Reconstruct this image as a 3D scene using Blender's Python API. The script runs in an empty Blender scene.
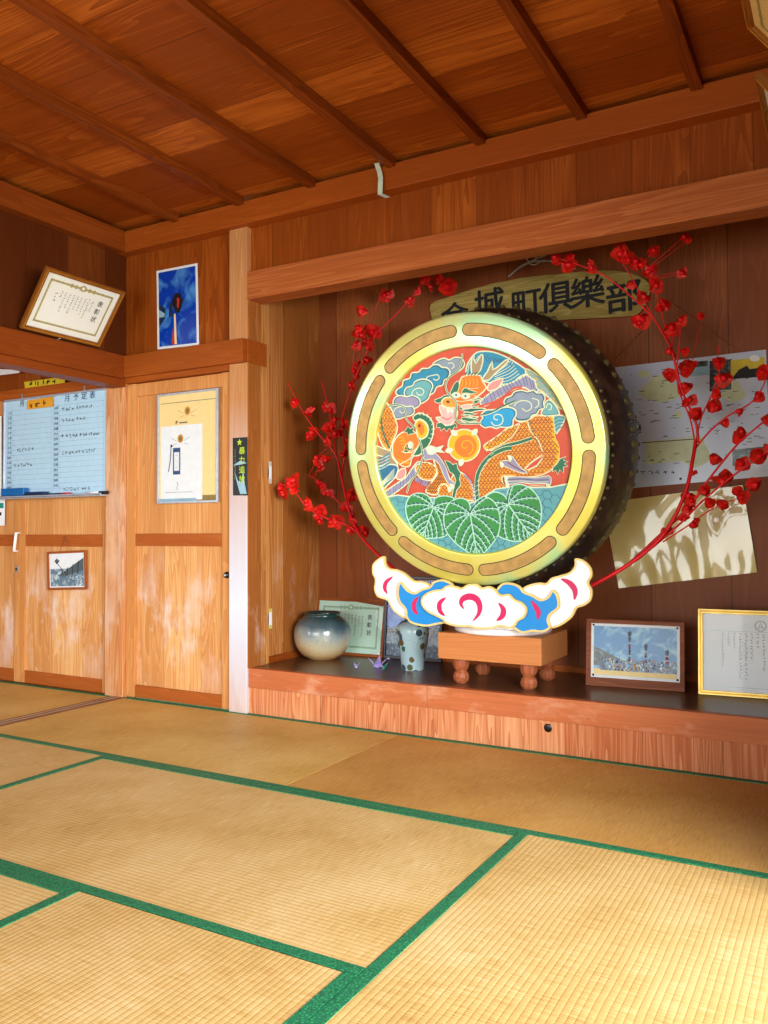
import bpy, math, random
from mathutils import Vector as V, Matrix, geometry
import mathutils
random.seed(7)
PI = math.pi
scene = bpy.context.scene
col = scene.collection
# ------------------------------------------------------------------ camera calibration
R = Matrix(((0.8696062, -0.01519874, -0.49351195),
            (0.49373299, 0.01952903, 0.86939425),
            (-0.00357589, -0.99969376, 0.02448668)))
CAM = V((0, 0, 0.94))
FPX = 828.0
def ray(px, py):
    return R @ V((px - 384, py - 512, FPX))
def at(px, py, axis, val):
    w = ray(px, py)
    return CAM + w * ((val - CAM[axis]) / w[axis])
def on(px, py, P, n):
    w = ray(px, py)
    return CAM + w * ((P - CAM).dot(n) / w.dot(n))
cd = bpy.data.cameras.new('camera'); cam = bpy.data.objects.new('camera', cd); col.objects.link(cam)
M4 = Matrix(((R[0][0], -R[0][1], -R[0][2], 0), (R[1][0], -R[1][1], -R[1][2], 0), (R[2][0], -R[2][1], -R[2][2], CAM.z), (0, 0, 0, 1)))
cam.matrix_world = M4
cd.sensor_fit = 'HORIZONTAL'; cd.sensor_width = 36; cd.lens = FPX / 768 * 36
cd.clip_start = 0.02; cd.clip_end = 200
scene.camera = cam

# ------------------------------------------------------------------ materials
def lin(c):
    return tuple(((x / 255) / 12.92 if x / 255 <= 0.04045 else ((x / 255 + 0.055) / 1.055) ** 2.4) for x in c) + (1,)
class NT:
    def __init__(s, name):
        s.m = bpy.data.materials.new(name); s.m.use_nodes = True
        s.t = s.m.node_tree; s.n = s.t.nodes; s.b = s.n['Principled BSDF']
    def new(s, typ, **kw):
        nd = s.n.new(typ)
        for k, v in kw.items():
            if k.startswith('i_'):
                key = k[2:]; nd.inputs[int(key) if key.isdigit() else key.replace('_', ' ')].default_value = v
            else: setattr(nd, k, v)
        return nd
    def link(s, a, b): s.t.links.new(a, b)
    def math(s, op, a, b=None, clamp=False):
        nd = s.n.new('ShaderNodeMath'); nd.operation = op; nd.use_clamp = clamp
        for i, x in enumerate((a, b)):
            if x is None: continue
            if isinstance(x, (int, float)): nd.inputs[i].default_value = x
            else: s.link(x, nd.inputs[i])
        return nd.outputs[0]
    def ramp(s, fac, stops):
        nd = s.n.new('ShaderNodeValToRGB'); cr = nd.color_ramp
        while len(cr.elements) < len(stops): cr.elements.new(0.5)
        for e, (p, c) in zip(cr.elements, stops): e.position = p; e.color = c
        s.link(fac, nd.inputs[0]); return nd.outputs[0]
    def mix(s, fac, a, b, mode='MIX'):
        nd = s.n.new('ShaderNodeMix'); nd.data_type = 'RGBA'; nd.blend_type = mode
        for sock, x in ((nd.inputs[0], fac), (nd.inputs[6], a), (nd.inputs[7], b)):
            if isinstance(x, (int, float)): sock.default_value = x
            elif isinstance(x, tuple): sock.default_value = x
            else: s.link(x, sock)
        return nd.outputs[2]
def flat(name, rgb, rough=0.6, metal=0.0, spec=0.4, vary=0.06, coat=0.0):
    t = NT(name); c = lin(rgb)
    tc = t.new('ShaderNodeTexCoord')
    nz = t.new('ShaderNodeTexNoise', i_Scale=25.0, i_Detail=3.0); t.link(tc.outputs['Object'], nz.inputs['Vector'])
    lo = tuple(max(0, x * (1 - vary * 2)) for x in c[:3]) + (1,); hi = tuple(min(1, x * (1 + vary)) for x in c[:3]) + (1,)
    t.link(t.ramp(nz.outputs[0], [(0.3, lo), (0.7, hi)]), t.b.inputs['Base Color'])
    t.b.inputs['Roughness'].default_value = rough; t.b.inputs['Metallic'].default_value = metal
    t.b.inputs['Specular IOR Level'].default_value = spec
    t.b.inputs['Coat Weight'].default_value = coat
    return t.m
def wood(name, dark, light, grain=2, board=None, bw=0.2, seam=0.5, rough=0.55, bleach=None, gs=1.0, spec=0.16, contrast=1.0, var=0.35, off=0.0, wear_or_light=None, coat=0.0):
    """grain: axis the fibres run along; board: axis across the boards."""
    t = NT(name); tc = t.new('ShaderNodeTexCoord'); vec = tc.outputs['Object']
    sep = t.new('ShaderNodeSeparateXYZ'); t.link(vec, sep.inputs[0])
    if board is not None:
        u = t.math('ADD', t.math('DIVIDE', sep.outputs[board], bw), 50.37 + off)
        idx = t.math('FLOOR', u); fr = t.math('FRACT', u)
        wn = t.new('ShaderNodeTexWhiteNoise', noise_dimensions='1D'); t.link(idx, wn.inputs['W'])
        rnd = wn.outputs['Value']
        add = t.new('ShaderNodeVectorMath', operation='MULTIPLY_ADD')
        t.link(wn.outputs['Color'], add.inputs[0]); add.inputs[1].default_value = (7, 7, 7); t.link(vec, add.inputs[2]); vec2 = add.outputs[0]
    else: vec2 = vec; rnd = None
    sc = [9.0 * gs] * 3; sc[grain] = 0.55 * gs
    mp = t.new('ShaderNodeMapping'); mp.inputs['Scale'].default_value = sc; t.link(vec2, mp.inputs[0])
    n1 = t.new('ShaderNodeTexNoise', i_Scale=1.0, i_Detail=2.0, i_Distortion=0.6); t.link(mp.outputs[0], n1.inputs['Vector'])
    rings = t.math('FRACT', t.math('MULTIPLY', n1.outputs[0], 13.0))
    sc2 = [110.0 * gs] * 3; sc2[grain] = 2.5 * gs
    mp2 = t.new('ShaderNodeMapping'); mp2.inputs['Scale'].default_value = sc2; t.link(vec2, mp2.inputs[0])
    n2 = t.new('ShaderNodeTexNoise', i_Scale=1.0, i_Detail=4.0); t.link(mp2.outputs[0], n2.inputs['Vector'])
    sc3 = [3.0] * 3; sc3[grain] = 0.8
    mp3 = t.new('ShaderNodeMapping'); mp3.inputs['Scale'].default_value = sc3; t.link(vec2, mp3.inputs[0])
    n3 = t.new('ShaderNodeTexNoise', i_Scale=1.0, i_Detail=3.0); t.link(mp3.outputs[0], n3.inputs['Vector'])
    f = t.math('ADD', t.math('MULTIPLY', rings, 0.28 * contrast), t.math('MULTIPLY', n2.outputs[0], 0.45 * contrast))
    f = t.math('ADD', f, t.math('MULTIPLY', n3.outputs[0], 0.6))
    if rnd is not None: f = t.math('ADD', f, t.math('MULTIPLY', rnd, var))
    f = t.math('SUBTRACT', f, 0.27 + 0.18 * contrast - 0.12 + (var * 0.35 if rnd is not None else 0), clamp=True)
    mid = tuple((a + b) / 2 for a, b in zip(lin(dark), lin(light)))
    c = t.ramp(f, [(0.0, tuple(x * 0.8 for x in lin(dark)[:3]) + (1,)), (0.3, lin(dark)), (0.55, mid), (0.85, lin(light))])
    if wear_or_light:
        nw = t.new('ShaderNodeTexNoise', i_Scale=wear_or_light[1], i_Detail=5.0, i_Roughness=0.65); 
        mpw = t.new('ShaderNodeMapping'); s4 = [1.0] * 3; s4[grain] = 0.45; mpw.inputs['Scale'].default_value = s4
        t.link(tc.outputs['Object'], mpw.inputs[0]); t.link(mpw.outputs[0], nw.inputs['Vector'])
        k = t.math('MULTIPLY', t.math('SUBTRACT', nw.outputs[0], wear_or_light[2]), wear_or_light[3], clamp=True)
        if len(wear_or_light) > 4:   # strongest near this height: worn boards, and light painted on the column
            zz = t.math('SUBTRACT', 1.0, t.math('DIVIDE', t.math('ABSOLUTE', t.math('SUBTRACT', sep.outputs[2], wear_or_light[4])), wear_or_light[5]), clamp=True)
            k = t.math('MULTIPLY', k, zz)
        c = t.mix(k, c, lin(wear_or_light[0]))
    if board is not None and seam > 0:
        g = t.math('MINIMUM', fr, t.math('SUBTRACT', 1.0, fr))
        s_ = t.math('SUBTRACT', 1.0, t.math('DIVIDE', g, 0.0035 / bw), clamp=True)
        c = t.mix(t.math('MULTIPLY', s_, seam), c, (0.012, 0.004, 0.001, 1))
    t.link(c, t.b.inputs['Base Color'])
    t.b.inputs['Roughness'].default_value = rough; t.b.inputs['Specular IOR Level'].default_value = spec
    t.b.inputs['Coat Weight'].default_value = coat; t.b.inputs['Coat Roughness'].default_value = 0.25
    bp = t.new('ShaderNodeBump', i_Strength=0.12, i_Distance=0.004); t.link(n2.outputs[0], bp.inputs['Height']); t.link(bp.outputs[0], t.b.inputs['Normal'])
    return t.m

W = {}
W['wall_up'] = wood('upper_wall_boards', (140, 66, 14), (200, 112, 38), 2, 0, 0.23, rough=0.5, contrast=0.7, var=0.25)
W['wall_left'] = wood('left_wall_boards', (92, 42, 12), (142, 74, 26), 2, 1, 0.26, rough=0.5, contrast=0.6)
W['beam'] = wood('beam_wood_x', (160, 78, 22), (198, 110, 42), 0, rough=0.45, contrast=0.7)
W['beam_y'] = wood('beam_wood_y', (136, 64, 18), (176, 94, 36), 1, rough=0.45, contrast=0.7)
W['lintel'] = wood('lintel_wood', (172, 94, 46), (216, 138, 82), 0, rough=0.5, contrast=1.0)
W['ceil'] = wood('ceiling_boards', (150, 72, 16), (218, 126, 48), 0, 1, 0.225, rough=0.5, seam=0.6, var=0.28, contrast=0.9)
W['raft'] = wood('rafter_wood', (122, 56, 14), (164, 84, 30), 1, rough=0.45)
W['door'] = wood('door_panel_wood', (206, 142, 82), (244, 202, 138), 2, 0, 0.27, seam=0.2, rough=0.55, wear_or_light=((232, 222, 220), 4.5, 0.47, 5.0, 0.45, 0.45), contrast=0.9, var=0.2)
W['stile'] = wood('door_stile_wood', (204, 138, 76), (238, 190, 124), 2, rough=0.55, contrast=0.8)
W['rail'] = wood('door_rail_wood', (170, 90, 36), (206, 120, 56), 0, rough=0.5, contrast=0.7)
W['post'] = wood('post_wood', (196, 128, 76), (240, 192, 136), 2, rough=0.5, wear_or_light=((226, 206, 190), 3.0, 0.5, 3.0))
W['column'] = wood('column_wood', (200, 142, 90), (244, 208, 160), 2, rough=0.4, wear_or_light=((216, 226, 244), 2.0, 0.20, 3.6, 0.55, 1.1), contrast=0.7)  # bluish-white lower band: low window light painted into the column colour
W['nag'] = wood('nageshi_wood', (156, 78, 24), (194, 108, 42), 0, rough=0.45, contrast=0.7)
W['side'] = wood('alcove_side_boards', (164, 98, 44), (232, 168, 102), 2, 1, 0.24, rough=0.45, contrast=0.8, wear_or_light=((228, 208, 190), 5.0, 0.55, 4.0, 0.5, 0.4))
W['back'] = wood('alcove_back_boards', (140, 74, 36), (198, 120, 66), 2, 0, 0.36, rough=0.5, seam=0.8, spec=0.25, contrast=0.55, var=0.2)
W['plat'] = wood('platform_top_wood', (98, 66, 44), (132, 96, 68), 0, 1, 0.17, rough=0.28, spec=0.5, contrast=0.8)
W['prail'] = wood('platform_rail_wood', (196, 112, 68), (222, 146, 98), 0, rough=0.4, contrast=0.6, wear_or_light=((232, 182, 150), 6.0, 0.52, 4.0))
W['pfront'] = wood('platform_front_wood', (186, 104, 62), (230, 166, 118), 2, 0, 0.62, rough=0.45, contrast=1.3, seam=0.6, off=0.18)
W['block'] = wood('light_block_wood', (206, 132, 76), (232, 166, 108), 0, rough=0.4, contrast=0.6)
W['leg'] = wood('turned_leg_wood', (168, 92, 58), (206, 132, 90), 2, rough=0.35)
W['sill'] = wood('threshold_wood', (110, 70, 48), (158, 112, 84), 1, rough=0.4)
W['sign'] = wood('sign_board_wood', (166, 142, 72), (222, 206, 136), 0, rough=0.6, gs=1.6)
W['frame'] = wood('picture_frame_wood', (150, 78, 34), (190, 108, 54), 0, rough=0.35)
W['mount'] = wood('mount_board_wood', (136, 76, 48), (176, 110, 78), 0, rough=0.5, wear_or_light=((226, 206, 190), 30.0, 0.68, 6.0))
F = {}
F['gold'] = flat('gilt', (206, 150, 52), 0.35, 0.8)
F['goldpale'] = flat('pale_gilt', (226, 196, 110), 0.35, 0.6)
F['darkframe'] = flat('dark_frame', (38, 34, 40), 0.3)
F['silver'] = flat('aluminium', (196, 206, 220), 0.35, 0.5)
F['paper'] = flat('certificate_paper', (244, 250, 246), 0.6, vary=0.01)
F['paperg'] = flat('greenish_paper', (208, 242, 226), 0.6, vary=0.02)
F['paperw'] = flat('white_paper', (240, 247, 252), 0.6, vary=0.02)
F['ink'] = flat('ink', (20, 20, 22), 0.6)
F['inkgrey'] = flat('faded_ink', (92, 104, 112), 0.6)
F['olive'] = flat('ornate_border_ink', (178, 170, 116), 0.6)
F['olive2'] = flat('pale_border_ink', (160, 196, 168), 0.6)
F['red'] = flat('seal_red', (196, 52, 40), 0.6)
F['wb'] = flat('whiteboard_enamel', (182, 220, 244), 0.25, spec=0.5, vary=0.02)
F['wbline'] = flat('whiteboard_line', (110, 150, 190), 0.5)
F['blue'] = flat('blue_plastic', (20, 104, 176), 0.35)
F['navy'] = flat('navy_plastic', (28, 50, 90), 0.35)
F['yellow'] = flat('yellow_paper', (226, 200, 40), 0.5)
F['orange'] = flat('orange_paper', (226, 160, 40), 0.5)
F['black'] = flat('black_print', (22, 26, 26), 0.35)
F['lime'] = flat('lime_print', (180, 214, 50), 0.5)
F['paleblue'] = flat('pale_blue_print', (150, 192, 214), 0.5)
F['cream'] = flat('cream_poster', (250, 226, 160), 0.5, vary=0.02)
F['creamp'] = flat('cream_edge_paint', (238, 208, 130), 0.45)
F['white'] = flat('white_paint', (246, 246, 250), 0.35, vary=0.01)
F['cloudblue'] = flat('blue_paint', (14, 140, 222), 0.35, vary=0.02)
F['pink'] = flat('magenta_paint', (206, 24, 96), 0.4, vary=0.02)
F['tape'] = flat('pale_tape', (206, 226, 206), 0.4)
F['switch'] = flat('switch_plastic', (208, 212, 206), 0.4)
F['outlet'] = flat('yellow_outlet_plastic', (214, 206, 110), 0.4)
F['knob'] = flat('dark_metal', (60, 58, 60), 0.25, 0.9)
F['steel'] = flat('pale_metal', (186, 190, 196), 0.3, 0.6)
F['string'] = flat('white_string', (190, 186, 180), 0.7)
F['wire'] = flat('brown_cord', (150, 84, 52), 0.7)
F['lav'] = flat('lavender_origami', (166, 150, 226), 0.5)
F['lav2'] = flat('pale_lavender_origami', (196, 188, 236), 0.5)
F['teal'] = flat('teal_origami', (30, 150, 130), 0.5)
F['body'] = None
F['branch'] = flat('red_painted_stem', (226, 18, 26), 0.4)
F['branchd'] = flat('dark_red_leaf', (216, 30, 8), 0.5, vary=0.25)

def glass_mat():
    t = NT('thin_glass'); t.n.remove(t.b); out = t.n['Material Output']
    a = t.new('ShaderNodeBsdfTransparent'); g = t.new('ShaderNodeBsdfGlossy', i_Roughness=0.03)
    fr = t.new('ShaderNodeFresnel', i_IOR=1.45); mx = t.new('ShaderNodeMixShader')
    t.link(t.math('MULTIPLY', fr.outputs[0], 0.45), mx.inputs[0]); t.link(a.outputs[0], mx.inputs[1]); t.link(g.outputs[0], mx.inputs[2]); t.link(mx.outputs[0], out.inputs[0])
    return t.m
F['glass'] = glass_mat()

def tatami_mat(name, axis, tone=(1, 1, 1)):
    """straw weave: ribs follow `axis`"""
    t = NT(name); tc = t.new('ShaderNodeTexCoord'); sep = t.new('ShaderNodeSeparateXYZ'); t.link(tc.outputs['Object'], sep.inputs[0])
    a = sep.outputs[axis]; b = sep.outputs[1 - axis]
    nz = t.new('ShaderNodeTexNoise', i_Scale=6.0, i_Detail=3.0); t.link(tc.outputs['Object'], nz.inputs['Vector'])
    wob = t.math('MULTIPLY', nz.outputs[0], 0.006)
    rib = t.math('ABSOLUTE', t.math('SINE', t.math('MULTIPLY', t.math('ADD', b, wob), PI / 0.0165)))
    straw = t.new('ShaderNodeTexNoise', i_Scale=1.0, i_Detail=3.0); mp = t.new('ShaderNodeMapping')
    s = [0, 0, 1]; s[axis] = 330.0; s[1 - axis] = 14.0; mp.inputs['Scale'].default_value = s
    t.link(tc.outputs['Object'], mp.inputs[0]); t.link(mp.outputs[0], straw.inputs['Vector'])
    big = t.new('ShaderNodeTexNoise', i_Scale=2.2, i_Detail=5.0, i_Roughness=0.6); t.link(tc.outputs['Object'], big.inputs['Vector'])
    f = t.math('ADD', t.math('MULTIPLY', straw.outputs[0], 0.55), t.math('MULTIPLY', big.outputs[0], 0.5))
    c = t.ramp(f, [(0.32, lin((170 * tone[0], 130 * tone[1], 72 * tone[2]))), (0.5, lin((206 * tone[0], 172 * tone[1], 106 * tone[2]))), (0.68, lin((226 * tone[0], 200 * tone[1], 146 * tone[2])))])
    groove = t.math('SUBTRACT', 1.0, t.math('MULTIPLY', rib, 3.2), clamp=True)
    c = t.mix(t.math('MULTIPLY', groove, 0.45), c, lin((150, 96, 46)))
    t.link(c, t.b.inputs['Base Color'])
    h = t.math('ADD', t.math('MULTIPLY', t.math('POWER', rib, 0.5), 1.0), t.math('MULTIPLY', straw.outputs[0], 0.5))
    bp = t.new('ShaderNodeBump', i_Strength=0.5, i_Distance=0.0015); t.link(h, bp.inputs['Height']); t.link(bp.outputs[0], t.b.inputs['Normal'])
    t.b.inputs['Roughness'].default_value = 0.5; t.b.inputs['Specular IOR Level'].default_value = 0.35
    return t.m
TAT = [tatami_mat('tatami_weave_x', 0), tatami_mat('tatami_weave_y', 1), tatami_mat('shadow_toned_tatami_weave', 0, (0.93, 0.84, 0.68)), tatami_mat('golden_tatami_weave', 0, (1.0, 0.98, 0.84))]  # third weave: floor shadow before the alcove painted into the straw colour
def heri_mat():
    t = NT('green_border_cloth'); tc = t.new('ShaderNodeTexCoord')
    ck = t.new('ShaderNodeTexVoronoi', i_Scale=120.0); ck.feature = 'DISTANCE_TO_EDGE'; t.link(tc.outputs['Object'], ck.inputs['Vector'])
    c = t.ramp(ck.outputs['Distance'], [(0.02, lin((10, 84, 62))), (0.12, lin((16, 118, 78))), (0.3, lin((40, 146, 92)))])
    t.link(c, t.b.inputs['Base Color']); t.b.inputs['Roughness'].default_value = 0.6
    return t.m
F['heri'] = heri_mat()

def sky_photo(name, c1, c2, scale=6.0):
    t = NT(name); tc = t.new('ShaderNodeTexCoord'); nz = t.new('ShaderNodeTexNoise', i_Scale=scale, i_Detail=5.0, i_Distortion=0.8)
    t.link(tc.outputs['Object'], nz.inputs['Vector'])
    t.link(t.ramp(nz.outputs[0], [(0.48, lin(c1)), (0.74, lin(c2))]), t.b.inputs['Base Color']); t.b.inputs['Roughness'].default_value = 0.25
    return t.m
F['skyblue'] = sky_photo('blue_sky_print', (0, 62, 184), (90, 170, 240), 9)
F['skyteal'] = sky_photo('teal_sky_print', (0, 116, 180), (170, 226, 234), 14)
F['bw'] = sky_photo('monochrome_print', (110, 140, 160), (234, 246, 250), 40)
F['crowd'] = sky_photo('crowd_print', (16, 60, 96), (150, 200, 226), 90)
F['map'] = sky_photo('map_paper', (196, 208, 232), (206, 216, 226), 5)
F['mapgreen'] = flat('map_green_area', (204, 214, 172), 0.4)
F['darkphoto'] = sky_photo('dark_photo_print', (10, 14, 16), (96, 122, 120), 60)
def brass_mat():
    t = NT('polished_brass'); tc = t.new('ShaderNodeTexCoord'); nz = t.new('ShaderNodeTexNoise', i_Scale=2.6, i_Detail=2.0)
    t.link(tc.outputs['Object'], nz.inputs['Vector'])
    t.link(t.ramp(nz.outputs[0], [(0.38, lin((236, 232, 118))), (0.5, lin((240, 244, 150))), (0.6, lin((196, 248, 190)))]), t.b.inputs['Base Color'])  # pale greenish tints: outdoor reflection painted into the brass colour
    t.b.inputs['Metallic'].default_value = 0.6; t.b.inputs['Roughness'].default_value = 0.27
    bp = t.new('ShaderNodeBump', i_Strength=0.12, i_Distance=0.012); t.link(nz.outputs[0], bp.inputs['Height']); t.link(bp.outputs[0], t.b.inputs['Normal'])
    return t.m
F['brass'] = brass_mat()
F['inlay'] = flat('hide_inlay', (186, 150, 88), 0.45, 0.15, vary=0.12)
F['hide'] = flat('dark_line', (40, 34, 30), 0.6)
def bodymat():
    t = NT('black_drum_body'); tc = t.new('ShaderNodeTexCoord'); nz = t.new('ShaderNodeTexNoise', i_Scale=14.0, i_Detail=6.0)
    t.link(tc.outputs['Object'], nz.inputs['Vector'])
    t.link(t.ramp(nz.outputs[0], [(0.35, lin((22, 20, 18))), (0.65, lin((66, 50, 38)))]), t.b.inputs['Base Color']); t.b.inputs['Roughness'].default_value = 0.38
    bp = t.new('ShaderNodeBump', i_Strength=0.5, i_Distance=0.01); t.link(nz.outputs[0], bp.inputs['Height']); t.link(bp.outputs[0], t.b.inputs['Normal'])
    return t.m
F['body'] = bodymat()
def vase_mat():
    t = NT('ash_glaze'); tc = t.new('ShaderNodeTexCoord'); sep = t.new('ShaderNodeSeparateXYZ'); t.link(tc.outputs['Object'], sep.inputs[0])
    nz = t.new('ShaderNodeTexNoise', i_Scale=6.0, i_Detail=4.0); t.link(tc.outputs['Object'], nz.inputs['Vector'])
    h = t.math('ADD', t.math('DIVIDE', sep.outputs[2], 0.28), t.math('MULTIPLY', t.math('SUBTRACT', nz.outputs[0], 0.5), 0.5))
    c = t.ramp(h, [(0.0, lin((186, 130, 74))), (0.12, lin((206, 166, 112))), (0.3, lin((196, 184, 150))), (0.5, lin((150, 162, 160))), (0.66, lin((74, 96, 108))), (0.82, lin((34, 66, 66))), (1.0, lin((30, 52, 50)))])
    n2 = t.new('ShaderNodeTexNoise', i_Scale=120.0, i_Detail=2.0); t.link(tc.outputs['Object'], n2.inputs['Vector'])
    k = t.math('MULTIPLY', t.math('SUBTRACT', n2.outputs[0], 0.58), 5.0, clamp=True)
    c = t.mix(t.math('MULTIPLY', k, 0.5), c, lin((96, 84, 64)))
    t.link(c, t.b.inputs['Base Color']); t.b.inputs['Roughness'].default_value = 0.22; t.b.inputs['Coat Weight'].default_value = 0.4
    return t.m
F['vase'] = vase_mat()
def mosaic_mat():
    t = NT('spotted_glaze'); tc = t.new('ShaderNodeTexCoord'); vo = t.new('ShaderNodeTexVoronoi', i_Scale=24.0); t.link(tc.outputs['Object'], vo.inputs['Vector'])
    sep = t.new('ShaderNodeSeparateColor'); t.link(vo.outputs['Color'], sep.inputs[0])
    spot = t.math('MULTIPLY', t.math('SUBTRACT', 0.46, vo.outputs['Distance']), 30.0, clamp=True)
    pick = t.math('GREATER_THAN', sep.outputs[0], 0.15)
    sc = t.ramp(sep.outputs[1], [(0.0, lin((84, 66, 40))), (0.4, lin((104, 92, 52))), (0.6, lin((30, 104, 84))), (0.85, lin((60, 84, 100)))])
    c = t.mix(t.math('MULTIPLY', spot, pick), lin((166, 196, 206)), sc)
    t.link(c, t.b.inputs['Base Color']); t.b.inputs['Roughness'].default_value = 0.2
    return t.m
F['mosaic'] = mosaic_mat()
def plastic_sheet():
    t = NT('crumpled_clear_film_over_cream_paper'); tc = t.new('ShaderNodeTexCoord'); nz = t.new('ShaderNodeTexNoise', i_Scale=2.2, i_Detail=2.0, i_Distortion=1.2)
    t.link(tc.outputs['Object'], nz.inputs['Vector'])
    t.b.inputs['Base Color'].default_value = lin((226, 204, 128)); t.b.inputs['Roughness'].default_value = 0.3; t.b.inputs['Coat Weight'].default_value = 1.0
    bp = t.new('ShaderNodeBump', i_Strength=0.5, i_Distance=0.03); t.link(nz.outputs[0], bp.inputs['Height']); t.link(bp.outputs[0], t.b.inputs['Normal']); t.link(bp.outputs[0], t.b.inputs['Coat Normal'])
    return t.m
F['film'] = plastic_sheet()

# ------------------------------------------------------------------ mesh builder
class MB:
    def __init__(s): s.v = []; s.f = []; s.mi = []; s.mats = []; s.sm = []
    def m(s, mat):
        if mat not in s.mats: s.mats.append(mat)
        return s.mats.index(mat)
    def add(s, vs, fs, mat, smooth=False):
        o = len(s.v); s.v += [V(x) for x in vs]; k = s.m(mat)
        for f in fs: s.f.append([i + o for i in f]); s.mi.append(k); s.sm.append(smooth)
    def box(s, x0, x1, y0, y1, z0, z1, mat):
        vs = [(x, y, z) for z in (z0, z1) for y in (y0, y1) for x in (x0, x1)]
        s.add(vs, [(0, 2, 3, 1), (4, 5, 7, 6), (0, 1, 5, 4), (2, 6, 7, 3), (0, 4, 6, 2), (1, 3, 7, 5)], mat)
    def fbox(s, fr, a0, a1, b0, b1, c0, c1, mat):
        vs = [fr.p(a, b, c) for c in (c0, c1) for b in (b0, b1) for a in (a0, a1)]
        s.add(vs, [(0, 2, 3, 1), (4, 5, 7, 6), (0, 1, 5, 4), (2, 6, 7, 3), (0, 4, 6, 2), (1, 3, 7, 5)], mat)
    def quad(s, fr, a0, a1, b0, b1, c, mat):
        s.add([fr.p(a0, b0, c), fr.p(a1, b0, c), fr.p(a1, b1, c), fr.p(a0, b1, c)], [(0, 1, 2, 3)], mat)
    def poly(s, fr, pts, c, mat, thick=0, side=None):
        n = len(pts); tri = geometry.tessellate_polygon([[V((a, b, 0)) for a, b in pts]])
        fs = []
        for t in tri:
            a, b, d = [pts[i] for i in t]
            cr = (b[0] - a[0]) * (d[1] - a[1]) - (b[1] - a[1]) * (d[0] - a[0])
            fs.append(tuple(t) if cr > 0 else tuple(reversed(t)))
        s.add([fr.p(a, b, c) for a, b in pts], fs, mat)
        if thick:
            s.add([fr.p(a, b, c - thick) for a, b in pts], [tuple(reversed(f)) for f in fs], side or mat)
            s.add([fr.p(a, b, c) for a, b in pts] + [fr.p(a, b, c - thick) for a, b in pts],
                  [(i, (i + 1) % n, n + (i + 1) % n, n + i) for i in range(n)], side or mat)
    def ribbon(s, fr, pts, w, c, mat, closed=False, taper=False):
        n = len(pts); L = []; Rr = []
        for i in range(n):
            if closed: p, q = pts[i - 1], pts[(i + 1) % n]
            else: p, q = pts[max(0, i - 1)], pts[min(n - 1, i + 1)]
            dx, dy = q[0] - p[0], q[1] - p[1]; l = math.hypot(dx, dy) or 1
            k = w / 2
            if taper: k *= max(0.08, math.sin(PI * i / (n - 1)) ** 0.7)
            L.append(fr.p(pts[i][0] - dy / l * k, pts[i][1] + dx / l * k, c)); Rr.append(fr.p(pts[i][0] + dy / l * k, pts[i][1] - dx / l * k, c))
        m_ = n if closed else n - 1
        s.add(L + Rr, [(i, n + i, n + (i + 1) % n, (i + 1) % n) for i in range(m_)], mat)
    def tube(s, pts, rad, mat, k=8, caps=True):
        pts = [V(p) for p in pts]; n = len(pts); vs = []
        if not isinstance(rad, (list, tuple)): rad = [rad] * n
        up = V((0, 0, 1)); prev = None
        for i in range(n):
            d = (pts[min(n - 1, i + 1)] - pts[max(0, i - 1)]).normalized()
            a = (prev - d * prev.dot(d)) if prev is not None else (up.cross(d) if abs(d.z) < 0.95 else V((1, 0, 0)).cross(d))
            a.normalize(); prev = a; b = d.cross(a)
            for j in range(k): vs.append(pts[i] + (a * math.cos(2 * PI * j / k) + b * math.sin(2 * PI * j / k)) * rad[i])
        fs = [(i * k + j, i * k + (j + 1) % k, (i + 1) * k + (j + 1) % k, (i + 1) * k + j) for i in range(n - 1) for j in range(k)]
        if caps: fs += [tuple(reversed(range(k))), tuple(range((n - 1) * k, n * k))]
        s.add(vs, fs, mat, True)
    def lathe(s, fr, prof, mat, k=96, closed=False, smooth=True):
        """prof: (radius, height along fr.n)"""
        vs = []; n = len(prof)
        for r, h in prof:
            for j in range(k):
                a = 2 * PI * j / k; vs.append(fr.p(r * math.cos(a), r * math.sin(a), h))
        m_ = n if closed else n - 1
        fs = [(i * k + j, i * k + (j + 1) % k, ((i + 1) % n) * k + (j + 1) % k, ((i + 1) % n) * k + j) for i in range(m_) for j in range(k)]
        s.add(vs, fs, mat, smooth)
    def text(s, fr, txt, a, b, c, size, mat, bold=0.0, rot=0, sx=1.0, center=True):
        cu = bpy.data.curves.new('t', 'FONT'); cu.body = txt; cu.size = size; cu.resolution_u = 3
        if center: cu.align_x = 'CENTER'; cu.align_y = 'CENTER'
        o = bpy.data.objects.new('t', cu); col.objects.link(o)
        bpy.context.view_layer.update()
        me = bpy.data.meshes.new_from_object(o.evaluated_get(bpy.context.evaluated_depsgraph_get()))
        ca, sa = math.cos(rot), math.sin(rot)
        vs = [fr.p(a + (v.co.x * sx * ca - v.co.y * sa), b + (v.co.x * sx * sa + v.co.y * ca), c) for v in me.vertices]
        fs = [tuple(p.vertices) for p in me.polygons]
        bpy.data.objects.remove(o); bpy.data.curves.remove(cu); bpy.data.meshes.remove(me)
        if bold:
            d = bold * size
            for k, (dx, dy) in enumerate(((d, 0), (-d, 0), (0, d), (0, -d))): s.add([v + fr.u * dx + fr.v * dy + fr.n * (0.00003 * (k + 1)) for v in vs], fs, mat)
        s.add(vs, fs, mat)
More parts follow.
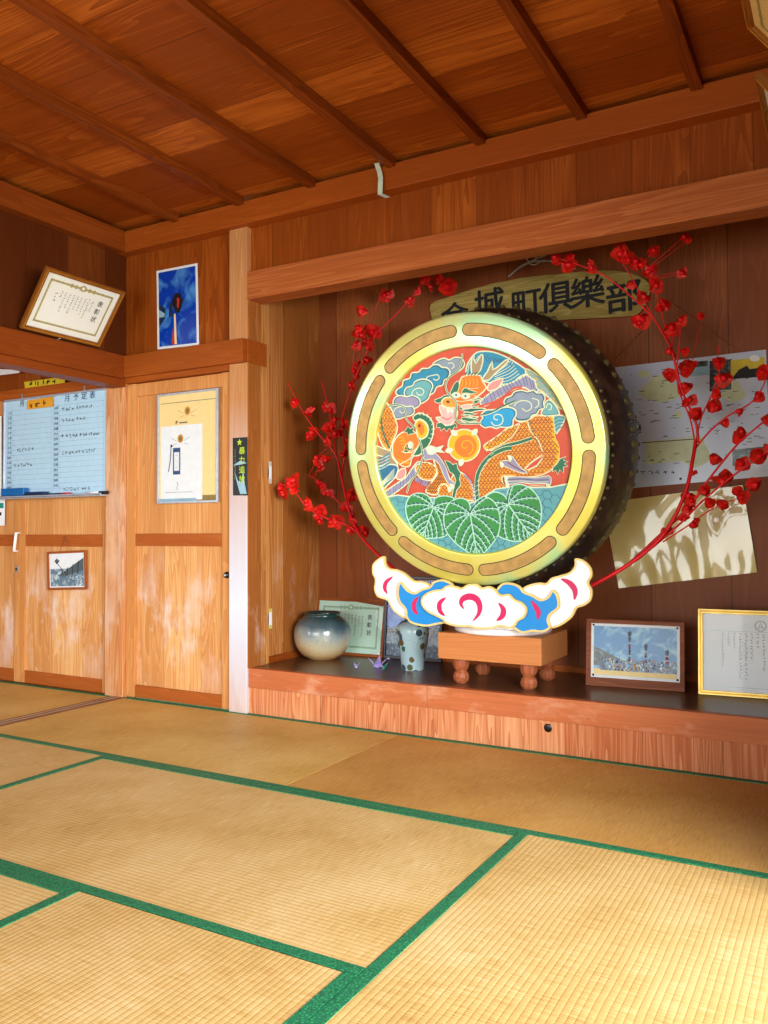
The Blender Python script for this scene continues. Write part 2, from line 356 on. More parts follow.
    def build(s, name, parent=None, bevel=0, origin=None):
        me = bpy.data.meshes.new(name)
        o = bpy.data.objects.new(name, me); col.objects.link(o)
        if parent is not None:
            o.parent = parent
            off = V((0, 0, 0)); q = parent
            while q is not None: off += V(q.location); q = q.parent
        elif origin == 'base':
            mn = [min(v[i] for v in s.v) for i in range(3)]; mx = [max(v[i] for v in s.v) for i in range(3)]
            off = V(((mn[0] + mx[0]) / 2, (mn[1] + mx[1]) / 2, mn[2])); o.location = off
        elif origin is not None: off = V(origin); o.location = off
        else: off = V((0, 0, 0))
        me.from_pydata([tuple(v - off) for v in s.v], [], s.f)
        for m in s.mats: me.materials.append(m)
        for p, k, sm in zip(me.polygons, s.mi, s.sm): p.material_index = k; p.use_smooth = sm
        me.update()
        if bevel:
            md = o.modifiers.new('bevel', 'BEVEL'); md.width = bevel; md.segments = 2; md.limit_method = 'ANGLE'
        return o
class Fr:
    def __init__(s, o, u, v, n=None):
        s.o = V(o); s.u = V(u).normalized(); s.v = V(v).normalized(); s.n = V(n).normalized() if n is not None else s.u.cross(s.v)
    def p(s, a, b, c=0): return s.o + s.u * a + s.v * b + s.n * c
    def loc(s, P): d = P - s.o; return (d.dot(s.u), d.dot(s.v))
    def px(s, x, y, c=0): return s.loc(on(x, y, s.o + s.n * c, s.n))
def empty(name, loc, label=None, cat=None, group=None, kind=None):
    o = bpy.data.objects.new(name, None); col.objects.link(o); o.location = loc; o.empty_display_size = 0.05
    tag(o, label, cat, group, kind); return o
def tag(o, label=None, cat=None, group=None, kind=None):
    if label: o['label'] = label
    if cat: o['category'] = cat
    if group: o['group'] = group
    if kind: o['kind'] = kind
    return o
def struct(o, label=None, cat=None):
    o['kind'] = 'structure'
    return tag(o, label, cat)
def spline(pts, n=4, closed=False):
    out = []; N = len(pts); rng = range(N) if closed else range(N - 1)
    for i in rng:
        if closed: p = [pts[(i + k - 1) % N] for k in range(4)]
        else: p = [pts[max(0, i - 1)], pts[i], pts[i + 1], pts[min(N - 1, i + 2)]]
        for j in range(n):
            t = j / n; t2 = t * t; t3 = t2 * t
            out.append(tuple(0.5 * (2 * p[1][d] + (p[2][d] - p[0][d]) * t + (2 * p[0][d] - 5 * p[1][d] + 4 * p[2][d] - p[3][d]) * t2 + (3 * p[1][d] - p[0][d] - 3 * p[2][d] + p[3][d]) * t3) for d in range(len(pts[0]))))
    if not closed: out.append(tuple(pts[-1]))
    return out
def bx(name, x0, x1, y0, y1, z0, z1, mat, parent=None, bevel=0, label=None, cat=None):
    b = MB(); b.box(x0, x1, y0, y1, z0, z1, mat); o = b.build(name, parent, bevel)
    if parent is None: struct(o, label, cat)
    return o
def inside(p, poly):
    x, y = p; c = False; n = len(poly)
    for i in range(n):
        x1, y1 = poly[i]; x2, y2 = poly[i - 1]
        if (y1 > y) != (y2 > y) and x < (x2 - x1) * (y - y1) / (y2 - y1) + x1: c = not c
    return c

# ================================================================== ROOM SHELL
WY = 3.43; BY = 4.108; PZ = 0.234; LX = -3.68; RX = 0.05; CZ = 2.70; CB = 2.552
AX = -2.757      # alcove left inner face
# sub floor
bx('floor', -7.2, 0.2, -2.6, 3.5, -0.12, -0.055, W['sill'])
def tatami(x0, x1, y0, y1, axis, label, group=None, weave=None):
    e = empty('tatami_mat', ((x0 + x1) / 2, (y0 + y1) / 2, -0.055), label, 'tatami mat', group)
    g = 0.0015; x0 += g; x1 -= g; y0 += g; y1 -= g; bw = 0.033
    b = MB()
    b.box(x0, x1, y0, y1, -0.055, -0.001, TAT[axis if weave is None else weave]); b.build('woven_surface', e)
    for side in (0, 1):
        b = MB()
        if axis == 0:
            ya = y0 if side == 0 else y1 - bw
            b.box(x0, x1, ya, ya + bw, -0.050, 0.0012, F['heri'])
        else:
            xa = x0 if side == 0 else x1 - bw
            b.box(xa, xa + bw, y0, y1, -0.050, 0.0012, F['heri'])
        b.build('cloth_border', e)
    return e
YA, YB = 2.479, 1.518
L0, L1, L2, L3 = -3.64, -2.745, -1.80, -0.93
X2 = -1.855
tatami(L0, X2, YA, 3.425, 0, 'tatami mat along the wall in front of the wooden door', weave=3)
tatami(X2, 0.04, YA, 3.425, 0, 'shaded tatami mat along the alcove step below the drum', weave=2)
tatami(L0, L1, YA - 1.89, YA, 1, 'tatami mat beside the threshold at the left edge of the room')
tatami(L1, L3, YB, YA, 0, 'whole tatami mat lying crosswise in the middle of the room')
tatami(L3, 0.04, YA - 1.89, YA, 1, 'large pale tatami mat in the right foreground with lengthwise ribs')
tatami(-1.82, L3, YB - 1.89, YB, 1, 'foreground tatami mat between two lengthwise green borders')
tatami(L1, -1.82, YB - 0.95, YB, 0, 'half tatami mat with its corner at the left edge of the photo')
# unseen rest of the floor, behind and below the camera
bx('floor_rear', L0, 0.04, -2.2, YB - 1.9, -0.055, -0.002, TAT[0])
bx('floor_rear', L0, -1.83, YB - 1.89, YB - 0.96, -0.055, -0.002, TAT[0])
bx('floor_rear', L3 + 0.01, 0.04, YB - 1.88, YA - 1.9, -0.055, -0.002, TAT[0])
tatami(-5.55, -3.745, 2.50, 3.415, 0, 'tatami mat in the adjoining room below the whiteboard', weave=3)
bx('floor_side', -7.1, -3.75, -2.2, 2.49, -0.055, -0.002, TAT[0])
bx('floor_side', -7.1, -5.56, 2.49, 3.42, -0.055, -0.002, TAT[0])
# threshold between the rooms
e = empty('trim_threshold', (-3.69, 1, -0.05), 'brown grooved wooden threshold between the two tatami rooms', 'threshold', kind='structure')
b = MB(); b.box(-3.743, -3.642, -2.2, 3.41, -0.05, 0.002, W['sill']); b.build('sill_board', e)
for xx in (-3.715, -3.675):
    b = MB(); b.box(xx - 0.004, xx + 0.004, -2.2, 3.40, 0.0, 0.0035, flat('worn_rail', (176, 150, 130), 0.3)); b.build('track', e)

# --- wall around the door and beside the alcove
bx('wall_back', -3.70, -2.87, WY + 0.01, WY + 0.06, 1.80, CZ, W['wall_up'])
bx('wall_alcove_header', AX - 0.01, RX, WY + 0.01, WY + 0.06, 2.24, CZ, W['wall_up'])
bx('trim_alcove_lintel', AX, RX, 3.405, 3.525, 2.165, 2.312, W['lintel'], bevel=0.004, label='long pale wooden lintel beam across the top of the alcove', cat='beam')
bx('trim_column', -2.877, AX, 3.405, 3.56, 0, 2.60, W['column'], bevel=0.004, label='smooth pale alcove column between door and alcove', cat='column')
bx('trim_corner_post', -3.80, -3.655, 3.40, 3.52, -0.02, 1.84, W['post'], bevel=0.003, label='square corner post left of the wooden door', cat='post')
bx('trim_door_head_beam', -3.66, AX - 0.002, 3.372, 3.435, 1.833, 1.957, W['nag'], bevel=0.003)
bx('trim_column_side', AX, AX + 0.006, 3.412, 3.56, PZ + 0.001, 2.2, W['side'])
bx('trim_column_return', AX, AX + 0.012, 3.40, 3.56, 1.833, 1.957, W['nag'], bevel=0.002)
bx('trim_door_head', -3.655, -2.877, 3.40, 3.45, 1.803, 1.833, W['nag'])
bx('trim_cornice_back', LX, RX, 3.365, WY + 0.02, CB, 2.672, W['beam'], bevel=0.004)
bx('trim_cornice_left', LX, -3.61, -2.2, 3.365, CB, 2.672, W['beam_y'], bevel=0.004)
bx('trim_cornice_right', 0.0, RX, -2.2, 3.365, CB, 2.672, W['beam_y'], bevel=0.004)
# --- left wall above the opening
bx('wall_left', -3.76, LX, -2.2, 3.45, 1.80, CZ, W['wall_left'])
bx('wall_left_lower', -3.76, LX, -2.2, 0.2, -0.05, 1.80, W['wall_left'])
bx('trim_left_beam', LX, -3.622, -2.2, 3.372, 1.825, 1.957, W['beam_y'], bevel=0.003)
bx('trim_left_head_track', -3.755, -3.64, 0.2, 3.40, 1.782, 1.825, W['beam_y'], bevel=0.002)
# --- right wall with its wide opening beside the camera
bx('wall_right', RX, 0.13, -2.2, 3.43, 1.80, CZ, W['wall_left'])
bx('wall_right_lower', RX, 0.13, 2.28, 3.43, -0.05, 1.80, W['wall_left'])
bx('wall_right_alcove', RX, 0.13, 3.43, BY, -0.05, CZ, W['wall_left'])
bx('trim_right_beam', 0.022, RX, -2.2, 3.36, 1.825, 1.957, W['beam_y'], bevel=0.003)
bx('trim_right_post', RX - 0.01, 0.13, -2.3, -2.18, -0.05, CZ, W['post'])
bx('trim_right_sill', RX, 0.16, -2.2, 2.28, -0.055, 0.002, W['sill'])
# --- rear wall header and posts (open to the garden)
bx('wall_rear', -7.1, 0.13, -2.3, -2.2, 1.9, CZ, W['wall_up'])
bx('wall_rear_lower', -7.1, -3.6, -2.3, -2.2, -0.05, 1.9, W['wall_up'])
# --- ceiling
bx('ceiling', LX, 0.13, -2.3, WY + 0.06, CZ - 0.003, CZ + 0.02, W['ceil'])
for k in range(8):
    x = -0.506 - 0.4525 * k
    if x < -3.6: break
    bx('trim_rafter', x - 0.022, x + 0.022, -2.2, 3.37, 2.652, CZ, W['raft'], bevel=0.002)
# --- adjoining room
bx('wall_side_back', -7.1, -3.80, WY + 0.03, WY + 0.08, -0.05, CZ, W['wall_up'])
bx('wall_side_left', -7.2, -7.1, -2.3, WY + 0.1, -0.05, CZ, W['wall_left'])
bx('ceiling_side', -7.2, -3.7, -2.3, WY + 0.1, 2.6, 2.64, W['ceil'])
bx('trim_side_head', -7.1, -3.80, WY - 0.01, WY + 0.03, 1.80, 1.86, W['beam'])

def z_at(px, py, y=WY): return at(px, py, 1, y).z
def x_at(px, py, y=WY): return at(px, py, 1, y).x
# --- door in the room
d = empty('door_1', (-3.27, 3.43, 0), 'tall board door with dark cross rails next to the pale column', 'door', kind='structure')
DZ0, DZ1 = 0.006, 1.80
xs0, xs1 = x_at(136, 560), x_at(223, 560)
b = MB(); b.box(xs0 - 0.01, xs1 + 0.01, 3.438, 3.455, DZ0, DZ1, W['door']); b.build('panel', d)
for x0, x1 in ((-3.653, xs0), (xs1, -2.879)):
    b = MB(); b.box(x0, x1, 3.422, 3.458, DZ0, DZ1, W['stile']); b.build('stile', d, 0.002)
for z0, z1 in ((z_at(180, 546), z_at(180, 533.5)), (DZ0, z_at(180, 690))):
    b = MB(); b.box(xs0, xs1, 3.424, 3.456, z0, z1, W['rail']); b.build('rail', d, 0.002)
b = MB(); b.box(xs0, xs1, 3.424, 3.456, 1.725, 1.797, W['stile']); b.build('top_rail', d, 0.002)
p = at(227, 575, 1, 3.42); b = MB()
fr = Fr(p, (1, 0, 0), (0, 0, 1), (0, -1, 0))
b.lathe(fr, [(0.0, 0.012), (0.010, 0.012), (0.016, 0.008), (0.018, -0.002)], F['knob'], 24); b.lathe(fr, [(0.0, 0.024), (0.005, 0.022), (0.007, 0.012)], F['steel'], 16)
b.build('knob', d)
# --- sliding doors in the adjoining room
def leaf(n, px0, px1, label, y=WY):
    x0, x1 = x_at(px0, 600), x_at(px1, 600)
    d = empty('door_%d' % n, ((x0 + x1) / 2, y, 0), label, 'door', kind='structure')
    sw = 0.05
    b = MB(); b.box(x0 + sw - 0.01, x1 - sw + 0.01, y + 0.006, y + 0.02, 0.004, 1.80, W['door']); b.build('panel', d)
    for a, c in ((x0, x0 + sw), (x1 - sw, x1)):
        b = MB(); b.box(a, c, y - 0.004, y + 0.025, 0.004, 1.80, W['stile']); b.build('stile', d, 0.002)
    for z0, z1 in ((z_at(65, 546.5), z_at(65, 534.5)), (0.004, z_at(65, 675))):
        b = MB(); b.box(x0 + sw, x1 - sw, y - 0.002, y + 0.02, z0, z1, W['rail']); b.build('rail', d, 0.002)
    return d
d2 = leaf(2, 20, 109, 'sliding board door below the whiteboard with a small picture on it')
d3 = leaf(3, -75, 20, 'sliding board door at the left edge with a white pull handle', WY)
p0, p1 = at(16, 533, 1, WY - 0.03), at(14, 551, 1, WY - 0.03)
b = MB(); b.tube([p0 + V((0, 0.028, 0)), p0, p1, p1 + V((0, 0.028, 0))], 0.009, F['white'], 10); b.build('pull_handle', d3)
p = at(17, 569, 1, WY - 0.004); b = MB(); b.box(p.x - 0.014, p.x + 0.014, p.y - 0.004, p.y, p.z - 0.02, p.z + 0.02, F['steel'])
b.lathe(Fr(p + V((0, -0.004, 0)), (1, 0, 0), (0, 0, 1), (0, -1, 0)), [(0, 0.004), (0.006, 0.004), (0.008, 0)], F['knob'], 16); b.build('lock_plate', d3)

# --- alcove
bx('wall_alcove_back', AX - 0.06, RX, BY, BY + 0.05, PZ - 0.05, CZ, W['back'])
bx('wall_alcove_left', AX - 0.08, AX - 0.02, 3.56, BY, PZ - 0.05, CZ, W['side'])
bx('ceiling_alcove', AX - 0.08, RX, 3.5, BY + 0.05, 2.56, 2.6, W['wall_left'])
bx('trim_alcove_jamb', AX - 0.025, AX - 0.006, 3.56, 3.60, PZ, 2.5, W['stile'])
bx('baseboard_alcove_left', AX - 0.02, AX - 0.008, 3.60, BY, PZ, PZ + 0.035, W['beam_y'])
bx('baseboard_alcove_back', AX - 0.02, RX, BY - 0.012, BY, PZ, PZ + 0.03, W['beam'])
pl = empty('trim_alcove_platform', (-1.35, 3.43, 0), 'raised dark-topped alcove platform with a reddish wooden front', 'platform', kind='structure')
b = MB(); b.box(AX - 0.02, RX, WY + 0.004, BY, PZ - 0.03, PZ, W['plat']); b.build('top_board', pl, 0.001)
zr = at(560, 722, 1, WY).z
xj = x_at(428, 690)
for x0, x1 in ((AX + 0.001, xj - 0.0008), (xj + 0.0008, RX)):
    b = MB(); b.box(x0, x1, WY - 0.012, WY + 0.03, zr, PZ + 0.001, W['prail']); b.build('front_rail', pl, 0.002)
seams = [AX + 0.001] + [x_at(p_, q_) for p_, q_ in ((327, 712), (496, 730), (643, 752))] + [RX]
for x0, x1 in zip(seams, seams[1:]):
    b = MB(); b.box(x0 + 0.0008, x1 - 0.0008, WY - 0.002, WY + 0.03, 0.0, zr, W['pfront']); b.build('front_board', pl)
p = at(548, 728, 1, WY - 0.004); b = MB(); b.lathe(Fr(p, (1, 0, 0), (0, 0, 1), (0, -1, 0)), [(0, 0.002), (0.012, 0.004), (0.018, 0.0)], F['knob'], 20); b.build('finger_ring', pl)
# outside
g = flat('garden_green', (96, 128, 70), 0.9, vary=0.3)
bx('ground', -30, 30, -30, 12, -0.62, -0.5, g)
bx('ground_veranda', 0.13, 1.1, -3.2, 3.6, -0.12, -0.06, W['beam_y'])

# ================================================================== DRUM
yaw, tl = 0.06, -0.18
DN = V((math.sin(yaw) * math.cos(tl), -math.cos(yaw) * math.cos(tl), math.sin(tl)))
DU = V((math.cos(yaw), math.sin(yaw), 0)); DVv = DN.cross(DU)
if DVv.z < 0: DVv = -DVv
DC = V((-1.4866, 3.384, 1.2962)); RD = 0.6138
DF = Fr(DC, DU, DVv, DN)
drum = empty('ceremonial_drum', (-1.46, 3.66, PZ + 0.28), 'huge round drum with brass-rimmed face painted with dragons, clouds and leaves', 'drum')
b = MB()
RF = Fr(DC + DU * 0.007, DU, DVv, DN)
b.lathe(RF, [(0.745 * RD, -0.012), (0.745 * RD, 0.022), (0.748 * RD, 0.0278), (0.757 * RD, 0.0283), (0.965 * RD, 0.0283), (0.978 * RD, 0.0255), (0.985 * RD, 0.018), (RD * 0.988, 0.0), (RD * 0.985, -0.035), (0.94 * RD, -0.045)], F['brass'], 160)
b.build('brass_rim', drum)
rin, rout = 0.822 * RD, 0.908 * RD
for k in range(8):
    ac = math.radians(22.5 + 45 * k); ha = math.radians(18.2); rm = (rin + rout) / 2; hw = (rout - rin) / 2
    pts = []; n = 22
    for i in range(n + 1):
        a = ac - ha + 2 * ha * i / n; pts.append((rout * math.cos(a), rout * math.sin(a)))
    for i in range(1, 9):
        t = PI * i / 9; ce = (rm * math.cos(ac + ha), rm * math.sin(ac + ha)); rad = V((math.cos(ac + ha), math.sin(ac + ha))); tan = V((-rad.y, rad.x))
        q = V(ce) + rad * hw * math.cos(t) + tan * hw * math.sin(t); pts.append((q.x, q.y))
    for i in range(n + 1):
        a = ac + ha - 2 * ha * i / n; pts.append((rin * math.cos(a), rin * math.sin(a)))
    for i in range(1, 9):
        t = PI * i / 9; ce = (rm * math.cos(ac - ha), rm * math.sin(ac - ha)); rad = V((math.cos(ac - ha), math.sin(ac - ha))); tan = V((-rad.y, rad.x))
        q = V(ce) - rad * hw * math.cos(t) - tan * hw * math.sin(t); pts.append((q.x, q.y))
    b = MB(); b.poly(RF, pts, 0.0300, F['inlay'], 0.004, F['hide']); b.ribbon(RF, pts, 0.0035, 0.0304, F['hide'], True); b.build('oval_inlay', drum)
F['stud'] = flat('dull_brass_stud', (126, 116, 76), 0.4, 0.6)
BN = V((0.02, -1, -0.085)).normalized(); BU = V((1, 0.02, 0)).normalized(); BF = Fr(DC + DN * -0.02, BU, BU.cross(BN) * -1 if BU.cross(BN).z < 0 else BU.cross(BN), BN)
DEP = 0.44
def body_r(t): return RD * (0.975 + 0.115 * math.sin(PI * (t * 0.82 + 0.03)))
b = MB()
prof = [(0.90 * RD, -0.012), (0.955 * RD, -0.016)] + [(body_r(i / 14), -0.03 - DEP * i / 14) for i in range(15)]
prof += [(0.98 * RD, -0.03 - DEP - 0.02), (0.80 * RD, -0.03 - DEP - 0.03), (0.0, -0.03 - DEP - 0.03)]
b.lathe(BF, prof, F['body'], 120)
for t, n, sz in ((0.07, 84, 0.010), (0.45, 66, 0.019), (0.9, 66, 0.016)):
    rr = body_r(t)
    for k in range(n):
        a = 2 * PI * k / n; rad = BF.u * math.cos(a) + BF.v * math.sin(a); tan = -BF.u * math.sin(a) + BF.v * math.cos(a)
        b.lathe(Fr(BF.p(rr * math.cos(a), rr * math.sin(a), -0.03 - DEP * t), tan, BF.n, rad), [(0, sz * 0.75), (sz * 0.6, sz * 0.5), (sz, -0.003)], F['stud'], 8)
b.build('drum_body', drum)
b = MB()
for k, (a, h) in enumerate(((0.1, -0.2),)):
    c = BF.p(1.10 * RD * math.cos(a), 1.10 * RD * math.sin(a), h)
    b.tube([c + (DU * math.cos(t) + DVv * math.sin(t)) * 0.03 for t in [2 * PI * i / 16 for i in range(17)]], 0.005, F['knob'], 8)
b.build('iron_ring', drum)

# ---- the painted face
P = {}
def pm(name, rgb, rough=0.45, vary=0.04): P[name] = flat('face_paint_' + name, rgb, rough, vary=vary)
pm('coral', (204, 84, 60)); pm('cream', (214, 226, 190)); pm('sea', (92, 160, 172)); pm('seal', (44, 108, 122)); pm('teal', (44, 140, 176)); pm('aqua', (104, 172, 178))
pm('grey', (134, 152, 172)); pm('greyv', (150, 146, 178)); pm('shade', (52, 92, 112)); pm('bright', (38, 158, 212)); pm('navy', (44, 110, 150)); pm('tan', (162, 144, 112))
pm('pinkear', (226, 148, 146)); pm('orange', (240, 124, 40)); pm('orange2', (250, 158, 60)); pm('scale', (122, 66, 28)); pm('yellow', (246, 180, 34)); pm('green', (42, 112, 84))
pm('leaf', (58, 142, 76)); pm('leafd', (34, 100, 84)); pm('vein', (172, 222, 206)); pm('mouth', (224, 180, 178)); pm('eye', (206, 226, 206)); pm('gold2', (190, 168, 100))
Q = {'A': (370, 345), 'B': (465, 345), 'C': (370, 450), 'D': (465, 450)}
SC = 110 / 768
def mp_(pts, q):
    out = []
    for p in pts:
        if len(p) == 3: o = Q[p[2]]
        else: o = Q[q]
        out.append(DF.px(o[0] + p[0] * SC, o[1] + p[1] * SC))
    return out
art = MB(); LAY = [0.0]
ol = 0.006
def nxt(): LAY[0] += 0.00004; return LAY[0]
def shape(q, colr, pts, outline=True, w=ol, sm=3, oc='cream', shade=None):
    pp = spline(mp_(pts, q), sm, True) if sm > 1 else mp_(pts, q)
    art.poly(DF, pp, nxt(), P[colr])
    if shade:   # painted dark rim inside the edge, as on the face
        cx = sum(p[0] for p in pp) / len(pp); cy = sum(p[1] for p in pp) / len(pp)
        art.ribbon(DF, [(cx + (p[0] - cx) * 0.93, cy + (p[1] - cy) * 0.91) for p in pp], 0.006, nxt(), P[shade], True)
    if outline: art.ribbon(DF, pp, w, nxt(), P[oc], True)
    return pp
def line(q, pts, c='cream', w=0.004, sm=4, taper=False):
    art.ribbon(DF, spline(mp_(pts, q), sm), w, nxt(), P[c], taper=taper)
def dline(q, pts, c='green', w=0.007):
    line(q, pts, 'cream', w + 0.005); line(q, pts, c, w)
def scales(pp, step=0.017, c='scale', w=0.0032, up=True):
    L = nxt(); xs = [p[0] for p in pp]; ys = [p[1] for p in pp]; r = 0
    y = min(ys)
    while y < max(ys):
        x = min(xs) + (step / 2 if r % 2 else 0)
        while x < max(xs):
            if inside((x, y), pp) and inside((x + step * .45, y), pp) and inside((x - step * .45, y), pp) and inside((x, y + step * .5), pp):
                art.ribbon(DF, [(x - step * .42, y), (x - step * .2, y + step * .4), (x, y + step * .52), (x + step * .2, y + step * .4), (x + step * .42, y)], w, L, P[c])
                art.ribbon(DF, [(x, y + step * .05), (x, y + step * .3)], w * 1.3, L, P['yellow' if r % 3 == 0 else c])
            x += step
        y += step * .62; r += 1
def bars(q, pa, pb, n, c, w=0.004):
    a = spline(mp_(pa, q), 8); bb = spline(mp_(pb, q), 8); L = nxt()
    for i in range(n):
        t = i / (n - 1); p = a[int(t * (len(a) - 1))]; s_ = bb[int(t * (len(bb) - 1))]
        art.ribbon(DF, [p, s_], w, L, P[c])
art.lathe(DF, [(0.0, 0.0), (0.77 * RD, 0.0)], P['coral'], 96, smooth=False)
# blue mane stripes and horns, top right
mane = shape('B', 'teal', [(10, 205), (15, 140), (60, 70), (110, 45), (200, 50), (300, 90), (410, 160), (440, 190), (385, 220), (330, 262), (255, 275), (135, 255), (60, 215)])
for k in range(7):
    o = k * 22
    line('B', [(200 + o * .1, 262 - o * 0.6), (300, 250 - o * 1.05), (380 - o * .5, 200 - o * .9)], 'cream', 0.0028)
for k in range(5): line('B', [(20 + k * 12, 205), (28 + k * 13, 140), (70 + k * 14, 75)], 'cream' if k % 2 == 0 else 'navy', 0.003)
for k in range(6): line('B', [(130 + k * 24, 70 + k * 6), (170 + k * 20, 120 - k * 3), (215 + k * 22, 95 + k * 9)], 'navy', 0.004)
shape('B', 'tan', [(55, 75), (75, 130), (110, 70), (125, 75), (122, 130), (95, 200), (55, 205), (42, 150)], sm=2)
shape('B', 'tan', [(190, 112), (196, 172), (245, 138), (285, 105), (305, 112), (250, 165), (205, 205), (165, 245), (120, 240), (160, 180)], sm=2)
# spine band of the upper dragon
shape('B', 'greyv', [(105, 400), (150, 355), (205, 315), (262, 285), (330, 260), (400, 225), (450, 205), (500, 250), (540, 300), (480, 330), (420, 300), (360, 300), (290, 340), (220, 380), (140, 425)])
bars('B', [(130, 365), (200, 312), (270, 278), (340, 252), (420, 215), (490, 245)], [(150, 415), (225, 378), (300, 335), (370, 298), (440, 285), (500, 320)], 17, 'navy', 0.0028)
rimz = shape('B', 'gold2', [(420, 165), (480, 190), (560, 260), (640, 350), (690, 440), (660, 440), (600, 380), (545, 330), (500, 300), (490, 250), (440, 215)], sm=2)
scales(rimz, 0.012, 'aqua')
line('B', [(110, 425), (180, 405), (250, 370), (300, 335), (345, 300), (400, 292)], 'coral', 0.008); line('B', [(150, 440), (220, 410), (290, 385)], 'coral', 0.006)
shape('B', 'pinkear', [(158, 292), (190, 255), (268, 232), (240, 290), (205, 315), (165, 318)], sm=2)
# upper head
shape('A', 'orange', [(625, 270), (640, 225), (700, 208), (760, 212), (780, 216), (110, 215, 'B'), (128, 262, 'B'), (150, 300, 'B'), (100, 350, 'B'), (40, 395, 'B'), (700, 430), (640, 410), (585, 392), (560, 372), (590, 340), (600, 300)], sm=2)
shape('A', 'green', [(575, 300), (592, 268), (620, 250), (622, 300), (605, 335), (580, 345), (560, 335)], sm=2, w=0.003)
shape('A', 'green', [(640, 335), (660, 300), (700, 305), (760, 300), (20, 310, 'B'), (90, 330, 'B'), (20, 345, 'B'), (720, 345), (680, 335)], sm=2, w=0.003)
for ex, ey in ((600, 350), (665, 358)):
    shape('A', 'eye', [(ex - 28, ey), (ex - 10, ey - 20), (ex + 22, ey - 14), (ex + 34, ey + 6), (ex + 6, ey + 20), (ex - 16, ey + 14)], sm=2, w=0.0025)
    shape('A', 'shade', [(ex - 6, ey - 4), (ex + 4, ey - 10), (ex + 10, ey), (ex + 2, ey + 8)], False, sm=2)
shape('A', 'green', [(450, 385), (500, 365), (520, 350), (560, 350), (540, 385), (500, 400), (470, 405)], sm=2, w=0.003)
shape('A', 'orange2', [(500, 400), (515, 375), (550, 365), (590, 380), (612, 410), (600, 435), (560, 440), (515, 425)], sm=2)
shape('A', 'scale', [(530, 395), (545, 385), (560, 395), (548, 408)], False, sm=2)
for g_ in ([(620, 440), (680, 415), (740, 400), (20, 430, 'B'), (100, 425, 'B'), (60, 445, 'B'), (720, 455), (660, 460)], [(650, 475), (720, 460), (20, 470, 'B'), (90, 480, 'B'), (30, 495, 'B'), (700, 500)], [(640, 505), (700, 510), (760, 520), (700, 535), (650, 530)], [(100, 370, 'B'), (60, 385, 'B'), (20, 420, 'B'), (90, 405, 'B')]):
    shape('A', 'green', g_, sm=2, w=0.003)
shape('A', 'mouth', [(488, 420), (520, 430), (560, 445), (605, 440), (612, 490), (590, 530), (560, 560), (515, 555), (480, 530), (462, 505), (505, 500), (490, 460)], sm=2)
shape('A', 'eye', [(530, 445), (590, 450), (580, 480), (560, 462), (545, 480)], False, sm=1); line('A', [(500, 500), (540, 520), (575, 500)], 'coral', 0.004)
shape('A', 'green', [(470, 545), (500, 540), (530, 565), (565, 560), (600, 545), (610, 580), (590, 570), (575, 600), (555, 580), (535, 605), (520, 580), (495, 600), (490, 575), (465, 575)], sm=1, w=0.003)
shape('A', 'pinkear', [(650, 425), (690, 415), (710, 430), (690, 445), (655, 442)], sm=2, w=0.0025)
for g_ in ([(625, 425), (690, 385), (768, 365), (60, 352, 'B'), (120, 375, 'B'), (70, 385, 'B'), (20, 400, 'B'), (700, 420)], [(640, 455), (720, 435), (25, 442, 'B'), (120, 440, 'B'), (150, 452, 'B'), (70, 462, 'B'), (700, 470)], [(635, 485), (710, 490), (15, 500, 'B'), (100, 500, 'B'), (60, 515, 'B'), (720, 510)], [(620, 520), (690, 535), (768, 540), (60, 535, 'B'), (10, 552, 'B'), (690, 552)]):
    shape('A', 'leafd', g_, sm=2, w=0.004)
shape('A', 'orange', [(595, 385), (640, 395), (700, 385), (730, 400), (690, 420), (640, 425), (610, 410)], sm=2, w=0.003)
shape('A', 'mouth', [(640, 425), (690, 412), (712, 428), (690, 446), (650, 444)], sm=2, w=0.0035)
for k in range(5): line('A', [(640 + 26 * k, 232), (650 + 26 * k, 262), (640 + 26 * k, 290)], 'yellow', 0.0035)
for k in range(5): line('A', [(668 + 22 * k, 208), (676 + 24 * k, 190), (664 + 22 * k, 212)], 'green', 0.004)
for k in range(4): line('A', [(510 + 24 * k, 428), (516 + 24 * k, 446), (524 + 24 * k, 430)], 'cream', 0.003)
# clouds, left
shape('A', 'grey', [(440, 140), (470, 110), (520, 92), (555, 105), (590, 88), (640, 92), (662, 130), (645, 165), (610, 190), (560, 210), (500, 180)], shade='shade')
line('A', [(545, 130), (575, 125), (590, 150), (570, 165)], 'cream', 0.004)
shape('A', 'teal', [(188, 345), (190, 312), (228, 285), (235, 248), (280, 232), (295, 195), (340, 190), (365, 165), (410, 162), (440, 140), (480, 138), (505, 155), (542, 160), (562, 190), (545, 232), (520, 245), (510, 280), (470, 292), (450, 330), (420, 350), (330, 400), (260, 380)], shade='shade')
line('A', [(390, 245), (405, 222), (440, 212), (475, 208), (485, 232), (462, 246), (445, 235)], 'cream', 0.0045)
shape('A', 'aqua', [(245, 350), (255, 300), (300, 285), (318, 255), (370, 238), (420, 252), (440, 285), (425, 330), (405, 380), (350, 410), (300, 390)], shade='shade')
line('A', [(292, 352), (305, 318), (345, 300), (378, 318), (366, 348), (335, 345), (330, 328)], 'cream', 0.0045)
shape('A', 'greyv', [(165, 420), (172, 372), (215, 352), (258, 362), (300, 352), (345, 375), (352, 412), (325, 438), (290, 445), (230, 440), (190, 440)], shade='shade')
shape('A', 'grey', [(120, 462), (128, 430), (170, 422), (215, 418), (260, 430), (300, 428), (312, 465), (292, 490), (250, 500), (200, 516), (150, 505)], shade='shade')
line('A', [(165, 470), (185, 440), (235, 430), (250, 460), (225, 475), (210, 460)], 'cream', 0.004)
